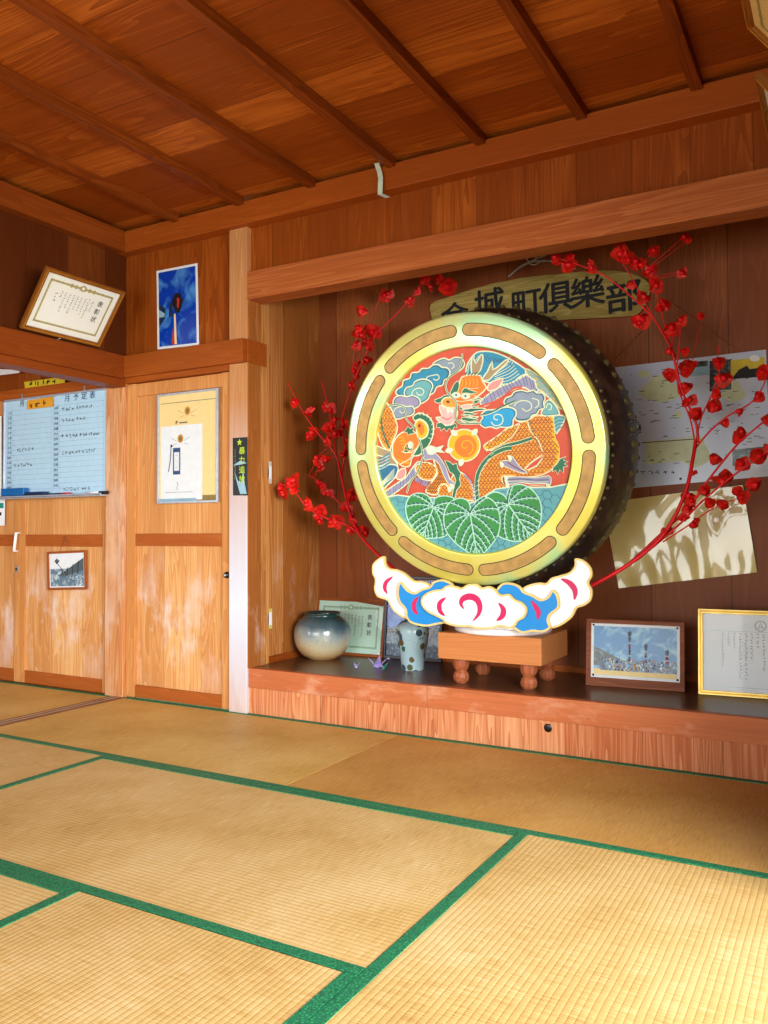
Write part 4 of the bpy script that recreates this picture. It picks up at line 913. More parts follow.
branch_obj('red_branch', 'red painted branch sweeping up on the right of the drum, in front of the map',
    [(R_([(60, 935), (110, 910), (250, 830), (380, 720), (460, 570), (490, 440), (500, 370)], 3.58, 3.74), 0.0085, 0.007),
     (R_([(250, 830), (390, 700), (480, 610), (560, 500), (660, 380), (768, 290), (800, 270)], 3.68, 3.74), 0.006, 0.003),
     (R_([(280, 815), (430, 690), (530, 590), (640, 500), (740, 430), (800, 390)], 3.68, 3.7), 0.005, 0.003),
     (R_([(380, 745), (480, 680), (560, 625), (680, 575)], 3.68, 3.66), 0.003, 0.002),
     (R_([(500, 400), (550, 340), (620, 280), (700, 235), (745, 180), (768, 110), (790, 40)], 3.74, 3.74), 0.004, 0.002),
     (R_([(500, 390), (520, 290), (560, 200), (590, 110), z3(520, 650), z3(530, 560)], 3.74, 3.76), 0.0035, 0.0018),
     (R_([(510, 380), (500, 300), (455, 200), (430, 110), z3(290, 560), z3(210, 430), z3(110, 330), z3(0, 240), z4(560, 100), z4(480, 70), z4(430, 58)], 3.74, 3.62), 0.0055, 0.002),
     (R_([(500, 390), (480, 290), (440, 190), (425, 90), z3(305, 620), z3(305, 500)], 3.72, 3.70), 0.0035, 0.002),
     (R_([z3(290, 560), z3(190, 390), z3(110, 240), z3(60, 160)], 3.68, 3.66), 0.003, 0.002),
     (R_([z3(335, 700), z3(270, 480), z3(230, 320), z3(200, 200), z3(130, 140)], 3.72, 3.7), 0.003, 0.0015),
     (R_([z3(325, 680), z3(335, 560), z3(345, 460)], 3.70, 3.7), 0.003, 0.0015),
     (R_([z3(400, 640), z3(420, 540), z3(440, 420)], 3.78, 3.8), 0.002, 0.0012)],
    lr([(405, 130, 1.2), (470, 105, 1.3), (460, 170, 1.3), (480, 220, 1.2), (505, 270, 1.2), (480, 100), (580, 85, 1.4), (605, 140, 1.5), (578, 200), (565, 238, 1.2), (608, 305), (662, 262), (730, 210, 1.2), (748, 120, 1.3), (655, 355, 1.4), (762, 298), (578, 435), (735, 425, 1.4), (668, 455, 1.2), (600, 522, 1.5), (768, 395), (535, 560, 1.3), (550, 600, 1.2), (595, 610), (668, 580, 1.2), (720, 535, 1.4), (475, 575, 1.3), (470, 620), (450, 655), (490, 680), (398, 700, .8), (488, 495, .5),
        z3(45, 105) + (1.5,), z3(75, 115) + (1.2,), z3(125, 155) + (1.2,), z3(150, 170), z3(185, 205), z3(100, 260), z3(225, 270) + (1.2,), z3(165, 325) + (1.1,), z3(262, 360) + (1.1,), z3(155, 435) + (1.4,), z3(125, 435), z3(300, 475) + (1.3,), z3(345, 435), z3(285, 590) + (1.5,), z3(370, 670) + (1.4,), z3(360, 590), z3(210, 100), z3(350, 210) + (1.1,), z3(360, 30) + (.9,), z3(440, 420) + (.8,), z3(740, 690) + (1.2,),
        z4(430, 55) + (1.1,), z4(475, 80) + (1.3,), z4(478, 55), z4(548, 90) + (1.2,), z4(640, 45) + (1.3,), z4(655, 60), z4(690, 70), z4(735, 100)], 3.70), (-1.0, 3.60, 0.64))

# ================================================================== PAPERS, FRAMES, POTS
def scribble(b, fr, x0, x1, y0, y1, cols, mat, ch=0.008, c=0.001, seed=1, fill=0.9, vertical=True):
    """columns (or rows) of tiny illegible handwriting strokes"""
    rn = random.Random(seed)
    if vertical:
        for i in range(cols):
            x = x1 - (i + 0.5) * (x1 - x0) / cols; y = y1; end = y0 + (y1 - y0) * rn.uniform(0, 1 - fill)
            while y - ch > end:
                for k in range(3):
                    a = rn.uniform(-.4, .4) * ch; q = rn.uniform(.1, .9) * ch
                    if rn.random() < .5: b.quad(fr, x + a - ch * .3, x + a + ch * .3, y - q, y - q + ch * .16, c, mat)
                    else: b.quad(fr, x + a * .7 - ch * .08, x + a * .7 + ch * .08, y - q - ch * .1, y - q + ch * .3, c, mat)
                y -= ch * 1.25
    else:
        for i in range(cols):
            y = y1 - (i + 0.5) * (y1 - y0) / cols; x = x0; end = x1 - (x1 - x0) * rn.uniform(0, 1 - fill)
            while x + ch < end:
                for k in range(3):
                    a = rn.uniform(-.4, .4) * ch; q = rn.uniform(.1, .9) * ch
                    if rn.random() < .5: b.quad(fr, x + q - ch * .3, x + q + ch * .3, y + a, y + a + ch * .16, c, mat)
                    else: b.quad(fr, x + q - ch * .08, x + q + ch * .08, y + a * .6 - ch * .25, y + a * .6 + ch * .25, c, mat)
                x += ch * 1.25
def certificate(b, fr, w, h, paper, border, title=True, seed=3, tsize=0.1, c=0.0):
    b.quad(fr, 0, w, 0, h, c, paper)
    m = min(w, h) * .10; t = min(w, h) * .035
    for a0, a1, b0, b1 in ((m, w - m, m, m + t), (m, w - m, h - m - t, h - m), (m, m + t, m, h - m), (w - m - t, w - m, m, h - m)):
        b.quad(fr, a0, a1, b0, b1, c + .0006, border)
    n = 14
    for k in range(n):   # scrolls along the top of the border and the crest
        x = m + (w - 2 * m) * (k + .5) / n; r = t * (1.1 if 3 < k < 10 else .7)
        b.poly(fr, [(x + r * math.cos(2 * PI * i / 8), h - m - t * .5 + r * math.sin(2 * PI * i / 8)) for i in range(8)], c + .0008, border)
    r = t * 1.6; b.poly(fr, [(w / 2 + r * math.cos(2 * PI * i / 12), h - m * 1.1 + r * math.sin(2 * PI * i / 12)) for i in range(12)], c + .001, border)
    b.poly(fr, [(w / 2 + r * .5 * math.cos(2 * PI * i / 12), h - m * 1.1 + r * .5 * math.sin(2 * PI * i / 12)) for i in range(12)], c + .0013, paper)
    if title:
        for i, chh in enumerate('表彰状'): b.text(fr, chh, w * .80, h * (.70 - .15 * i), c + .0012, h * tsize, F['ink'], 0.008)
    scribble(b, fr, w * .24, w * .72, h * .24, h * .74, 9, F['ink'], h * .038, c + .0012, seed, .25)
    scribble(b, fr, w * .17, w * .24, h * .3, h * .7, 1, F['ink'], h * .05, c + .0012, seed + 1, .3)
def framed(name, label, fr, w, h, bw, fmat, draw, depth=0.018, glass=True, cat='picture frame', group=None, mat_w=0.0, base=None, lip=None):
    """fr origin = outer bottom-left corner of the front"""
    e = empty(name, base if base is not None else fr.p(w / 2, 0, 0), label, cat, group)
    b = MB()
    for a0, a1, b0, b1 in ((0, w, 0, bw), (0, w, h - bw, h), (0, bw, bw, h - bw), (w - bw, w, bw, h - bw)): b.fbox(fr, a0, a1, b0, b1, -depth, 0.0, fmat)
    if lip:
        q = bw * .35
        for a0, a1, b0, b1 in ((q, w - q, q, bw - q), (q, w - q, h - bw + q, h - q), (q, bw - q, q, h - q), (w - bw + q, w - q, q, h - q)): b.fbox(fr, a0, a1, b0, b1, 0, 0.003, lip)
    b.build('frame', e, 0.0015)
    b = MB(); b.fbox(fr, bw * .5, w - bw * .5, bw * .5, h - bw * .5, -depth, -depth + .003, F['mountb']); b.build('backing', e)
    b = MB(); f2 = Fr(fr.p(bw, bw, -depth * .55), fr.u, fr.v, fr.n); draw(b, f2, w - 2 * bw, h - 2 * bw); b.build('print', e)
    if glass:
        b = MB(); b.quad(fr, bw, w - bw, bw, h - bw, -depth * .25, F['glass']); b.build('glass', e)
    return e
F['mountb'] = flat('brown_backing_board', (110, 82, 56), 0.8)

def lean(yaw_, ln, P0):
    """plane through P0 facing the room, leaning back by ln"""
    u = V((math.cos(yaw_), math.sin(yaw_), 0)); bk = V((-math.sin(yaw_), math.cos(yaw_), 0)); v = V((0, 0, 1)) * math.cos(ln) + bk * math.sin(ln)
    return Fr(P0, u, v, u.cross(v))
def fit(fr, corners):
    L = [fr.px(*c) for c in corners]; x0 = (L[0][0] + L[3][0]) / 2; x1 = (L[1][0] + L[2][0]) / 2; y0 = (L[2][1] + L[3][1]) / 2; y1 = (L[0][1] + L[1][1]) / 2
    return x0, x1, y0, y1
# wooden framed certificate in the alcove corner
fr = lean(0.02, math.radians(10), V((-2.5, 4.045, PZ + 0.001)))
x0, x1, y0, y1 = fit(fr, [(317.5, 597), (387, 600.5), (379, 656), (309, 652)])
fr = Fr(fr.p(x0 + .008, 0, 0), fr.u, fr.v, fr.n)
framed('certificate_frame', 'wooden framed award certificate leaning in the alcove corner behind the round vase', fr, x1 - x0, y1, 0.016, W['frame'], lambda b, f, w, h: certificate(b, f, w, h, F['paperg'], F['olive2'], seed=21, tsize=.11), cat='certificate')
# dark framed photograph behind small vase
fr = lean(0.0, math.radians(5), V((-2.1, 4.06, PZ + 0.001)))
x0, x1, y0, y1 = fit(fr, [(391, 576), (437, 577), (441, 659), (381, 656)]); x0 = fr.px(383, 640)[0]
def p_dark(b, f, w, h):
    b.quad(f, 0, w, 0, h, 0, F['skyblue']); b.quad(f, 0, w, 0, h * .3, .0005, F['crowd'])
    pts = [(0, h * .3)]; rn = random.Random(4)
    for i in range(12): pts.append((w * i / 11, h * (.34 + rn.uniform(0, .12))))
    pts.append((w, h * .3)); b.poly(f, pts, .0004, F['darkphoto'])
framed('framed_photo', 'dark framed photograph with blue sky standing behind the small spotted vase', Fr(fr.p(x0, 0, 0), fr.u, fr.v, fr.n), x1 - x0 + .02, y1, 0.016, F['darkframe'], p_dark)
# mounted festival photo on the right
PA = at(585, 685, 2, PZ + .001); PB_ = at(684, 691.5, 2, PZ + .001); yw = math.atan2(PB_.y - PA.y, PB_.x - PA.x)
fr = lean(yw * .8, math.radians(7), PA); x0, x1, y0, y1 = fit(fr, [(587, 618), (685, 623.5), (684, 691.5), (585, 685)])
e = empty('photo_board', fr.p((x0 + x1) / 2, 0, 0), 'festival crowd photo under blue sky pinned to a worn wooden board in the alcove', 'photograph')
fr = Fr(fr.p(x0, 0, 0), fr.u, fr.v, fr.n); w, h = x1 - x0, y1
b = MB(); b.fbox(fr, 0, w, 0, h, -0.012, 0, W['mount']); b.build('board', e, .001)
b = MB(); q0, q1, r0, r1 = w * .055, w * .955, h * .13, h * .94
b.quad(fr, q0, q1, r0, r1, .0015, F['paperw']); g_ = .012
b.quad(fr, q0 + g_, q1 - g_, r0 + g_, r1 - g_, .002, F['skyteal'])
pw, ph = q1 - q0 - 2 * g_, r1 - r0 - 2 * g_; f2 = Fr(fr.p(q0 + g_, r0 + g_, .0023), fr.u, fr.v, fr.n)
b.quad(f2, 0, pw, 0, ph * .13, 0, F['cream']); b.quad(f2, pw * .08, pw, ph * .1, ph * .32, .0002, F['crowd'])
b.poly(f2, [(0, ph * .2), (pw * .3, ph * .14), (pw * .3, ph * .36), (pw * .12, ph * .5), (0, ph * .58)], .0001, F['darkphoto'])
rn = random.Random(8)
for i in range(170):
    x = pw * rn.uniform(.1, .97); y = ph * rn.uniform(.12, .34) - 0 ; s_ = .0035
    b.poly(f2, [(x + s_ * math.cos(t), y + s_ * 1.4 * math.sin(t)) for t in (0, 1.05, 2.1, 3.14, 4.2, 5.2)], .0004 + i * 1e-6, F[rn.choice(['paperw', 'navy', 'ink', 'orange', 'skyblue', 'paleblue'])])
for xx, top, ww in ((.44, .86, .010), (.635, .62, .008), (.885, .52, .012)):   # tall festival poles
    b.quad(f2, pw * xx - pw * ww, pw * xx + pw * ww, ph * .3, ph * top, .0008, F['inkgrey'])
    for k in range(6): yk = ph * (.32 + (top - .34) * k / 6); b.quad(f2, pw * (xx - ww * 1.5), pw * (xx + ww * 1.5), yk, yk + ph * .02, .001, F[['red', 'paperw', 'ink'][k % 3]])
    b.poly(f2, [(pw * xx - .007, ph * top - .008), (pw * xx + .006, ph * top - .01), (pw * xx + .010, ph * (top + .02)), (pw * xx + .003, ph * (top + .06)), (pw * xx - .009, ph * (top + .03))], .0011, F['navy'])
b.build('print', e)
for a, c in ((q0 + .01, r0 + .01), (q1 - .01, r0 + .01), (q0 + .01, r1 - .008), (q1 - .01, r1 - .008)): b = MB(); b.lathe(Fr(fr.p(a, c, .0035), fr.u, fr.v, fr.n), [(0, .003), (.004, .001), (.005, -.001)], F['knob'], 10); b.build('pin', e)
b = MB(); b.fbox(fr, w * .46, w * .54, 0.0, h * .7, -0.02, -0.012, W['mount']); P1 = fr.p(w / 2, h * .66, -.016); P2 = V((P1.x - .01, P1.y + .10, PZ + .006)); b.tube([P1, P2], .005, W['mount'], 6); b.build('easel_strut', e)
# gilt framed certificate at the right edge
PA = at(697, 694, 2, PZ + .001); PB_ = at(768, 698.5, 2, PZ + .001); yw = math.atan2(PB_.y - PA.y, PB_.x - PA.x)
fr = lean(yw * .6, math.radians(7), PA); x0, x1, y0, y1 = fit(fr, [(699, 608.5), (768, 611), (768, 698.5), (697, 694)])
def p_gilt(b, f, w, h):
    b.quad(f, 0, w, 0, h, 0, F['paperw']); r = h * .07; cx = w * .5; cy = h * .86
    for rr in (r, r * .86): b.ribbon(f, [(cx + rr * math.cos(2 * PI * i / 24), cy + rr * math.sin(2 * PI * i / 24)) for i in range(24)], .0012, .001, F['inkgrey'], True)
    b.ribbon(f, [(cx - r * .5, cy - r * .5), (cx, cy + r * .6), (cx + r * .5, cy - r * .5)], .002, .0012, F['inkgrey'])
    b.ribbon(f, [(cx - r * .25, cy - r * .5), (cx, cy), (cx + r * .25, cy - r * .5)], .002, .0012, F['inkgrey'])
    b.ribbon(f, [(w * .06, h * .06), (w * .94, h * .06), (w * .94, h * .78), (w * .06, h * .78)], .0015, .001, F['olive2'], True)
    scribble(b, f, w * .15, w * .85, h * .14, h * .76, 14, F['inkgrey'], h * .03, .0012, 6, .3)
framed('certificate_frame', 'gilt framed certificate with round crest at the right end of the alcove', Fr(fr.p(x0, 0, 0), fr.u, fr.v, fr.n), 0.50, y1, 0.020, F['goldpale'], p_gilt, lip=F['gold'], cat='certificate')
e = scene.objects[-1]
# tilted certificate on the left wall beam (top leans into the room)
th = math.radians(36)
def side_frame(name, label, P0, uu, w, h, draw, sgn):
    v = V((math.sin(th) * sgn, 0, math.cos(th))); u = V((0, uu, 0)); fr = Fr(P0, u, v, u.cross(v))
    e = framed(name, label, fr, w, h, .022, F['dgold'], draw, .02, cat='certificate', lip=F['gold'])
    b = MB(); top = fr.p(w / 2, h * .8, -.02); b.tube([top, V((LX + .001 if sgn > 0 else RX - .001, top.y, top.z + .12))], .0015, F['string'], 5); b.build('hanging_cord', e)
    b = MB(); q = fr.p(w / 2, -.004, -.012); b.tube([q, q + V((-.05 * sgn, 0, -.012))], .003, F['steel'], 6); b.build('support_hook', e)
    return e
F['dgold'] = flat('dark_gilt_frame', (150, 92, 30), 0.4, 0.3)
side_frame('certificate_frame', 'gilt framed certificate leaning out above the left opening beam', V((-3.632, 2.70, 1.972)), 1, 0.505, 0.345, lambda b, f, w, h: certificate(b, f, w, h, F['paper'], F['olive'], seed=5, tsize=.12), 1)
side_frame('certificate_frame', 'framed certificate on the right beam, the farther one near the alcove', V((-0.022, 3.10, 1.965)), -1, 0.52, 0.36, lambda b, f, w, h: certificate(b, f, w, h, F['paper'], F['olive'], seed=6), -1)
side_frame('certificate_frame', 'framed certificate on the right beam, the nearer one at the top corner', V((-0.014, 2.325, 1.965)), -1, 0.56, 0.36, lambda b, f, w, h: certificate(b, f, w, h, F['cream'], F['olive'], title=False, seed=7), -1)

def wallfr(y, x=0, z=0): return Fr((x, y, z), (1, 0, 0), (0, 0, 1), (0, -1, 0))
def wq(px_, y): fr = wallfr(y); return fr, [fr.px(*p) for p in px_]
def sheet(b, y, corners, mat, thick=.001):
    fr, L = wq(corners, y); b.poly(fr, L, 0, mat, thick, mat)
    return fr, L
def bil(L, s, t):   # bilinear inside quad TL,TR,BR,BL ; s right, t down
    a = [L[0][i] + (L[1][i] - L[0][i]) * s for i in (0, 1)]; c = [L[3][i] + (L[2][i] - L[3][i]) * s for i in (0, 1)]
    return (a[0] + (c[0] - a[0]) * t, a[1] + (c[1] - a[1]) * t)
def rq(b, fr, L, s0, s1, t0, t1, c, mat): b.poly(fr, [bil(L, s0, t0), bil(L, s1, t0), bil(L, s1, t1), bil(L, s0, t1)], c, mat)
def pq(b, fr, L, pts, c, mat): b.poly(fr, [bil(L, *p) for p in pts], c, mat)
def basequad(L, y): return V((sum(p[0] for p in L) / 4, y, min(p[1] for p in L)))
# blue poster
b = MB(); y = WY + .004; fr, L = sheet(b, y, [(156.5, 271), (197.5, 263), (199, 345), (157.5, 349.5)], F['paperw'])
rq(b, fr, L, .05, .95, .03, .97, .0006, F['skyblue'])
pq(b, fr, L, [(.05, .42), (.22, .5), (.2, .62), (.05, .72)], .001, F['navy']); pq(b, fr, L, [(.05, .5), (.2, .56), (.18, .6), (.05, .6)], .0012, F['paleblue'])
pq(b, fr, L, [(.42, .34), (.58, .32), (.6, .38), (.66, .42), (.55, .58), (.46, .56), (.36, .44)], .001, F['ink']); pq(b, fr, L, [(.3, .46), (.38, .42), (.4, .6), (.3, .62)], .0011, F['navy'])
pq(b, fr, L, [(.5, .38), (.56, .4), (.54, .52), (.5, .5)], .0014, F['red']); pq(b, fr, L, [(.42, .58), (.46, .58), (.48, .96), (.42, .96)], .0012, F['cream']); pq(b, fr, L, [(.36, .9), (.4, .74), (.43, .96), (.36, .96)], .0013, F['red'])
tag(b.build('blue_poster', origin='base'), 'tall blue sky poster on the boards above the wooden door', 'poster')
# framed cream poster on the door
fr0, L = wq([(156.5, 394.5), (217, 388), (218, 502.5), (157, 503.5)], 3.415)
x0 = (L[0][0] + L[3][0]) / 2; x1 = (L[1][0] + L[2][0]) / 2; z0 = (L[2][1] + L[3][1]) / 2; z1_ = (L[0][1] + L[1][1]) / 2
def crest(b, f, cx, cy, r, c):
    b.poly(f, [(cx + r * math.cos(2 * PI * i / 14), cy + r * 1.15 * math.sin(2 * PI * i / 14)) for i in range(14)], c, F['orange']); b.poly(f, [(cx + r * .6 * math.cos(2 * PI * i / 10), cy + r * .75 * math.sin(2 * PI * i / 10)) for i in range(10)], c + .0003, F['tan2'])
    b.ribbon(f, [(cx - r * .2, cy + r * .4), (cx + r * .3, cy), (cx - r * .2, cy - r * .4)], .002, c + .0005, F['ink'])
    for s_ in (-1, 1):
        b.ribbon(f, [(cx + s_ * r * 1.3, cy - r * .6), (cx + s_ * r * 3.3, cy + r * .3)], .0015, c, F['inkgrey']); b.ribbon(f, [(cx + s_ * r * 1.2, cy - r * 1.2), (cx + s_ * r * 2.8, cy - r * 1.6)], .0015, c, F['inkgrey'])
F['tan2'] = flat('olive_gold_print', (150, 130, 70), .5)
def p_door(b, f, w, h):
    b.quad(f, 0, w, 0, h, 0, F['cream']); b.quad(f, w * .02, w * .98, h * .925, h * .93, .0004, F['inkgrey'])
    crest(b, f, w * .5, h * .84, w * .05, .0006); b.text(f, 'P', w * .31, h * .735, .0008, w * .07, F['ink'], .03); b.text(f, '▮▮▮▮', w * .42, h * .735, .0008, w * .04, F['inkgrey'], 0) if False else b.quad(f, w * .36, w * .5, h * .728, h * .74, .0008, F['inkgrey'])
    b.quad(f, w * .66, w, 0, h * .05, .0004, F['tan2'])
    b.quad(f, w * .03, w * .76, h * .01, h * .71, .001, F['paperw'])
    crest(b, f, w * .38, h * .585, w * .05, .0014)
    b.quad(f, w * .25, w * .38, h * .25, h * .5, .0014, F['blue2']); b.quad(f, w * .27, w * .36, h * .285, h * .46, .0017, F['paperw'])
    for k in range(3): b.text(f, '山川三'[k], w * .315, h * (.43 - .055 * k), .002, w * .07, F['inkgrey']) if False else b.quad(f, w * .295, w * .335, h * (.43 - .055 * k), h * (.432 - .055 * k), .002, F['inkgrey'])
    b.ribbon(f, [(w * .17, h * .28), (w * .2, h * .38), (w * .215, h * .5)], .006, .0014, F['navy']); b.poly(f, [(w * .2, h * .5), (w * .25, h * .52), (w * .21, h * .54)], .0015, F['ink'])
    b.ribbon(f, [(w * .33, h * .1), (w * .32, h * .13), (w * .34, h * .15), (w * .325, h * .18)], .003, .0014, F['inkgrey']); b.quad(f, w * .12, w * .6, h * .082, h * .085, .0014, F['inkgrey'])
    b.quad(f, w * .0, w * .66, 0, h * .025, .0013, F['paleblue'])
F['blue2'] = flat('navy_print', (52, 84, 134), .5)
framed('poster_frame', 'aluminium framed cream poster with crest and white sheet hanging on the wooden door', Fr((x0, 3.415, z0), (1, 0, 0), (0, 0, 1), (0, -1, 0)), x1 - x0, z1_ - z0, .012, F['silver'], p_door, .014, cat='poster')
# black sticker on the column
b = MB(); y = 3.404; fr, L = sheet(b, y, [(232.7, 438), (247.3, 437), (247.5, 495.5), (233, 495.5)], F['black'])
f2 = Fr(fr.p(L[3][0], L[3][1], 0), fr.u, fr.v, fr.n); w = L[1][0] - L[0][0]; h = L[0][1] - L[3][1]
for i, chh in enumerate('暴力追放'): b.text(f2, chh, w * .62, h * (.76 - .165 * i), .0012, w * .42, F['lime'], .015)
b.poly(f2, [(w * .45 + w * .2 * (1 if i % 2 == 0 else .45) * math.sin(PI * i / 5), h * .915 + w * .2 * (1 if i % 2 == 0 else .45) * math.cos(PI * i / 5)) for i in range(10)], .001, F['lime'])
scribble(b, f2, w * .08, w * .22, h * .1, h * .8, 1, F['lime'], h * .025, .001, 3, .1)
b.poly(f2, [(w * .02, h * .52), (w * .5, h * .6), (w * .95, h * .55), (w * .55, h * .53)], .0008, F['paleblue'])
b.poly(f2, [(w * .1, h * .42), (w * .35, h * .25), (w * .6, h * .22), (w * .7, h * .45), (w * .8, h * .2), (w * .95, h * .02), (w * .5, h * .02), (w * .3, h * .2)], .0009, F['paleblue'])
tag(b.build('black_sticker', origin='base'), 'narrow black sticker with yellow-green characters on the pale column', 'sticker')
# switches on the alcove side wall
def side_plate(name, label, px_, mat, yy):
    q = [at(*p, 0, AX - .019) for p in px_]; yc = [p.y for p in q]; zc = [p.z for p in q]
    e = empty(name, (AX - .019, sum(yc) / 4, min(zc)), label, 'switch plate' if 'switch' in name else 'outlet')
    b = MB(); b.box(AX - .02, AX - .010, min(yc), max(yc), min(zc), max(zc), mat); b.build('plate', e, .002)
    ym = (min(yc) + max(yc)) / 2; zm = (min(zc) + max(zc)) / 2; b = MB(); b.box(AX - .012, AX - .006, ym - .018, ym + .018, zm - .035, zm + .035, F['white']); b.build('insert', e, .001)
side_plate('switch_plate', 'pale grey switch plate on the alcove side wall level with the branches', [(265, 461), (270.5, 462), (270.5, 482.5), (265, 483.5)], F['switch'], 0)
side_plate('outlet_plate', 'yellowish outlet plate low on the alcove side wall above the vase', [(265, 609), (271, 608.5), (271, 628.5), (265, 629.5)], F['outlet'], 0)

# whiteboard in the adjoining room
fr0, L = wq([(3, 400.5), (107, 387.5), (108.5, 496.5), (3, 497.5)], WY - .025)
x0 = (L[0][0] + L[3][0]) / 2; x1 = (L[1][0] + L[2][0]) / 2; z0 = (L[2][1] + L[3][1]) / 2; z1_ = (L[0][1] + L[1][1]) / 2
fr = Fr((x0, WY - .025, z0), (1, 0, 0), (0, 0, 1), (0, -1, 0)); w, h = x1 - x0, z1_ - z0
e = empty('whiteboard', fr.p(w / 2, 0, 0), 'monthly schedule whiteboard on the sliding doors of the adjoining room', 'whiteboard')
b = MB(); b.fbox(fr, .008, w - .008, .008, h - .008, -.015, -.004, F['wb'])
b.text(fr, '月予定表'[0], w * .63, h * .945, -.002, .05, F['blue2'], .008)
for i, chh in enumerate('予定表'): b.text(fr, chh, w * (.71 + .075 * i), h * .945, -.002, .05, F['blue2'], .008)
b.text(fr, '月', w * .19, h * .945, -.002, .045, F['inkgrey'], .02)
for k in range(17): yy = h * (.885 - .05 * k); b.quad(fr, w * .04, w * .48, yy - .0012, yy, -.003, F['wbline']); b.quad(fr, w * .50, w * .96, yy - .0012, yy, -.003, F['wbline'])
for xx in (.04, .09, .48, .50, .555, .96): b.quad(fr, w * xx - .001, w * xx, h * .06, h * .9, -.0028, F['wbline'])
rn = random.Random(3)
for k in range(16):
    yy = h * (.86 - .05 * k); b.text(fr, str(k + 1), w * .052, yy, -.002, .022, F['blue2'], .01); b.text(fr, str(k + 16), w * .516, yy, -.002, .022, F['blue2'], .01)
    d7 = '日月火水木金土'[k % 7]; b.text(fr, d7, w * .074, yy, -.002, .02, F['ink'], .01); b.text(fr, '日月火水木金土'[(k + 1) % 7], w * .538, yy, -.002, .02, F['ink'], .01)
for (xx0, xx1, t_, sd) in ((.58, .86, .84, 1), (.58, .80, .73, 2), (.58, .93, .58, 3), (.58, .90, .42, 4), (.13, .34, .48, 5), (.11, .30, .33, 6), (.6, .85, .07, 7)):
    scribble(b, fr, w * xx0, w * xx1, h * t_ - .012, h * t_ + .012, 1, F['inkgrey'] if sd != 3 else F['ink'], .024, -.002, sd, 1.0, False)
b.build('writing_surface', e)
b = MB()
for a0, a1, b0, b1 in ((0, w, 0, .014), (0, w, h - .014, h), (0, .014, 0, h), (w - .014, w, 0, h)): b.fbox(fr, a0, a1, b0, b1, -.018, .003, F['silver'])
b.build('frame', e, .002)
b = MB(); b.fbox(fr, .0, w, -.006, .004, 0, .05, F['silver']); b.fbox(fr, .0, w, .0, .012, .046, .05, F['silver']); b.build('pen_tray', e, .001)
for xx in (.18, .78):
    b = MB(); b.fbox(fr, w * xx - .008, w * xx + .008, h - .002, h + .03, -.012, -.008, F['steel']); b.build('bracket', e)
tz = z0 + .004; ty = WY - .025
def tray_box(name, lab, cat, a0, a1, hh, d0, d1, mat, mat2=None):
    e2 = empty(name, (x0 + (a0 + a1) / 2, ty - (d0 + d1) / 2, tz), lab, cat)
    b = MB(); b.box(x0 + a0, x0 + a1, ty - d1, ty - d0, tz + (.012 if mat2 else 0), tz + hh, mat); b.build('body', e2, .003)
    if mat2: b = MB(); b.box(x0 + a0 + .002, x0 + a1 - .002, ty - d1 + .002, ty - d0 - .002, tz, tz + .012, mat2); b.build('felt_pad', e2)
tray_box('board_eraser', 'large blue whiteboard eraser on the left of the pen tray', 'eraser', .04, .26, .058, .004, .042, F['blue'], F['navy'])
tray_box('board_eraser', 'slim navy eraser beside the large blue one on the pen tray', 'eraser', .27, .45, .030, .004, .042, F['navy'], F['ink'])
def pen(lab, a0, a1, m1, m2, d=.022):
    e2 = empty('marker_pen', (x0 + (a0 + a1) / 2, ty - d, tz), lab, 'marker'); b = MB(); am = a0 + (a1 - a0) * .62
    b.tube([(x0 + a0, ty - d, tz + .010), (x0 + am, ty - d, tz + .010)], .009, m1, 10); b.build('barrel', e2); b = MB(); b.tube([(x0 + am, ty - d, tz + .010), (x0 + a1, ty - d, tz + .010)], .0098, m2, 10); b.build('cap', e2)
pen('blue barrelled marker with red cap on the pen tray', .47, .66, F['navy'], F['red']); pen('white marker with dark cap at the right end of the pen tray', .80, .98, F['white'], F['ink'])
# yellow magnets and notes
b = MB(); y = WY - .030; fr, L = sheet(b, y, [(27, 400.5), (53, 396.5), (53, 406.5), (27, 409.5)], F['orange'], .001); f2 = Fr(fr.p(*L[3], 0), fr.u, fr.v, fr.n); scribble(b, f2, .02, L[1][0] - L[0][0] - .02, .01, L[0][1] - L[3][1] - .01, 1, F['ink'], .045, .001, 9, 1, False)
tag(b.build('orange_note', origin='base'), 'small orange name strip stuck on the top of the whiteboard', 'note')
b = MB(); y = WY - .002; fr, L = sheet(b, y, [(24, 382), (64.5, 376.5), (65, 383.5), (25, 389.5)], F['yellow'], .001); f2 = Fr(fr.p(*L[3], 0), fr.u, (fr.u * .06 + fr.v), fr.n); scribble(b, f2, .03, L[1][0] - L[0][0] - .03, .02, L[0][1] - L[3][1], 1, F['ink'], .045, .001, 10, 1, False)
tag(b.build('yellow_strip', origin='base'), 'yellow paper strip above the whiteboard', 'note')
b = MB(); y = WY - .011; fr, L = sheet(b, y, [(-24, 368), (20.5, 370), (19, 373), (-24, 378)], F['paperw'], .001); tag(b.build('white_note', origin='base'), 'white paper cut off by the left edge under the beam', 'note')
b = MB(); y = WY - .008; fr, L = sheet(b, y, [(-26, 498), (5, 499), (4.5, 525.5), (-26, 527)], F['paperw'], .001)
rq(b, fr, L, .72, .96, .15, .35, .0006, F['teal']); rq(b, fr, L, .72, .9, .5, .62, .0006, F['ink']); rq(b, fr, L, .1, .6, .2, .8, .0006, F['paleblue'])
tag(b.build('small_notice', origin='base'), 'white notice sheet at the left edge below the whiteboard', 'notice')
b = MB(); y = WY - .012; fr, L = sheet(b, y, [(-30, 420), (1.5, 416), (1.5, 496), (-30, 497)], F['paperw'], .001); tag(b.build('wall_sheet', origin='base'), 'white sheet at the left edge beside the whiteboard', 'notice')
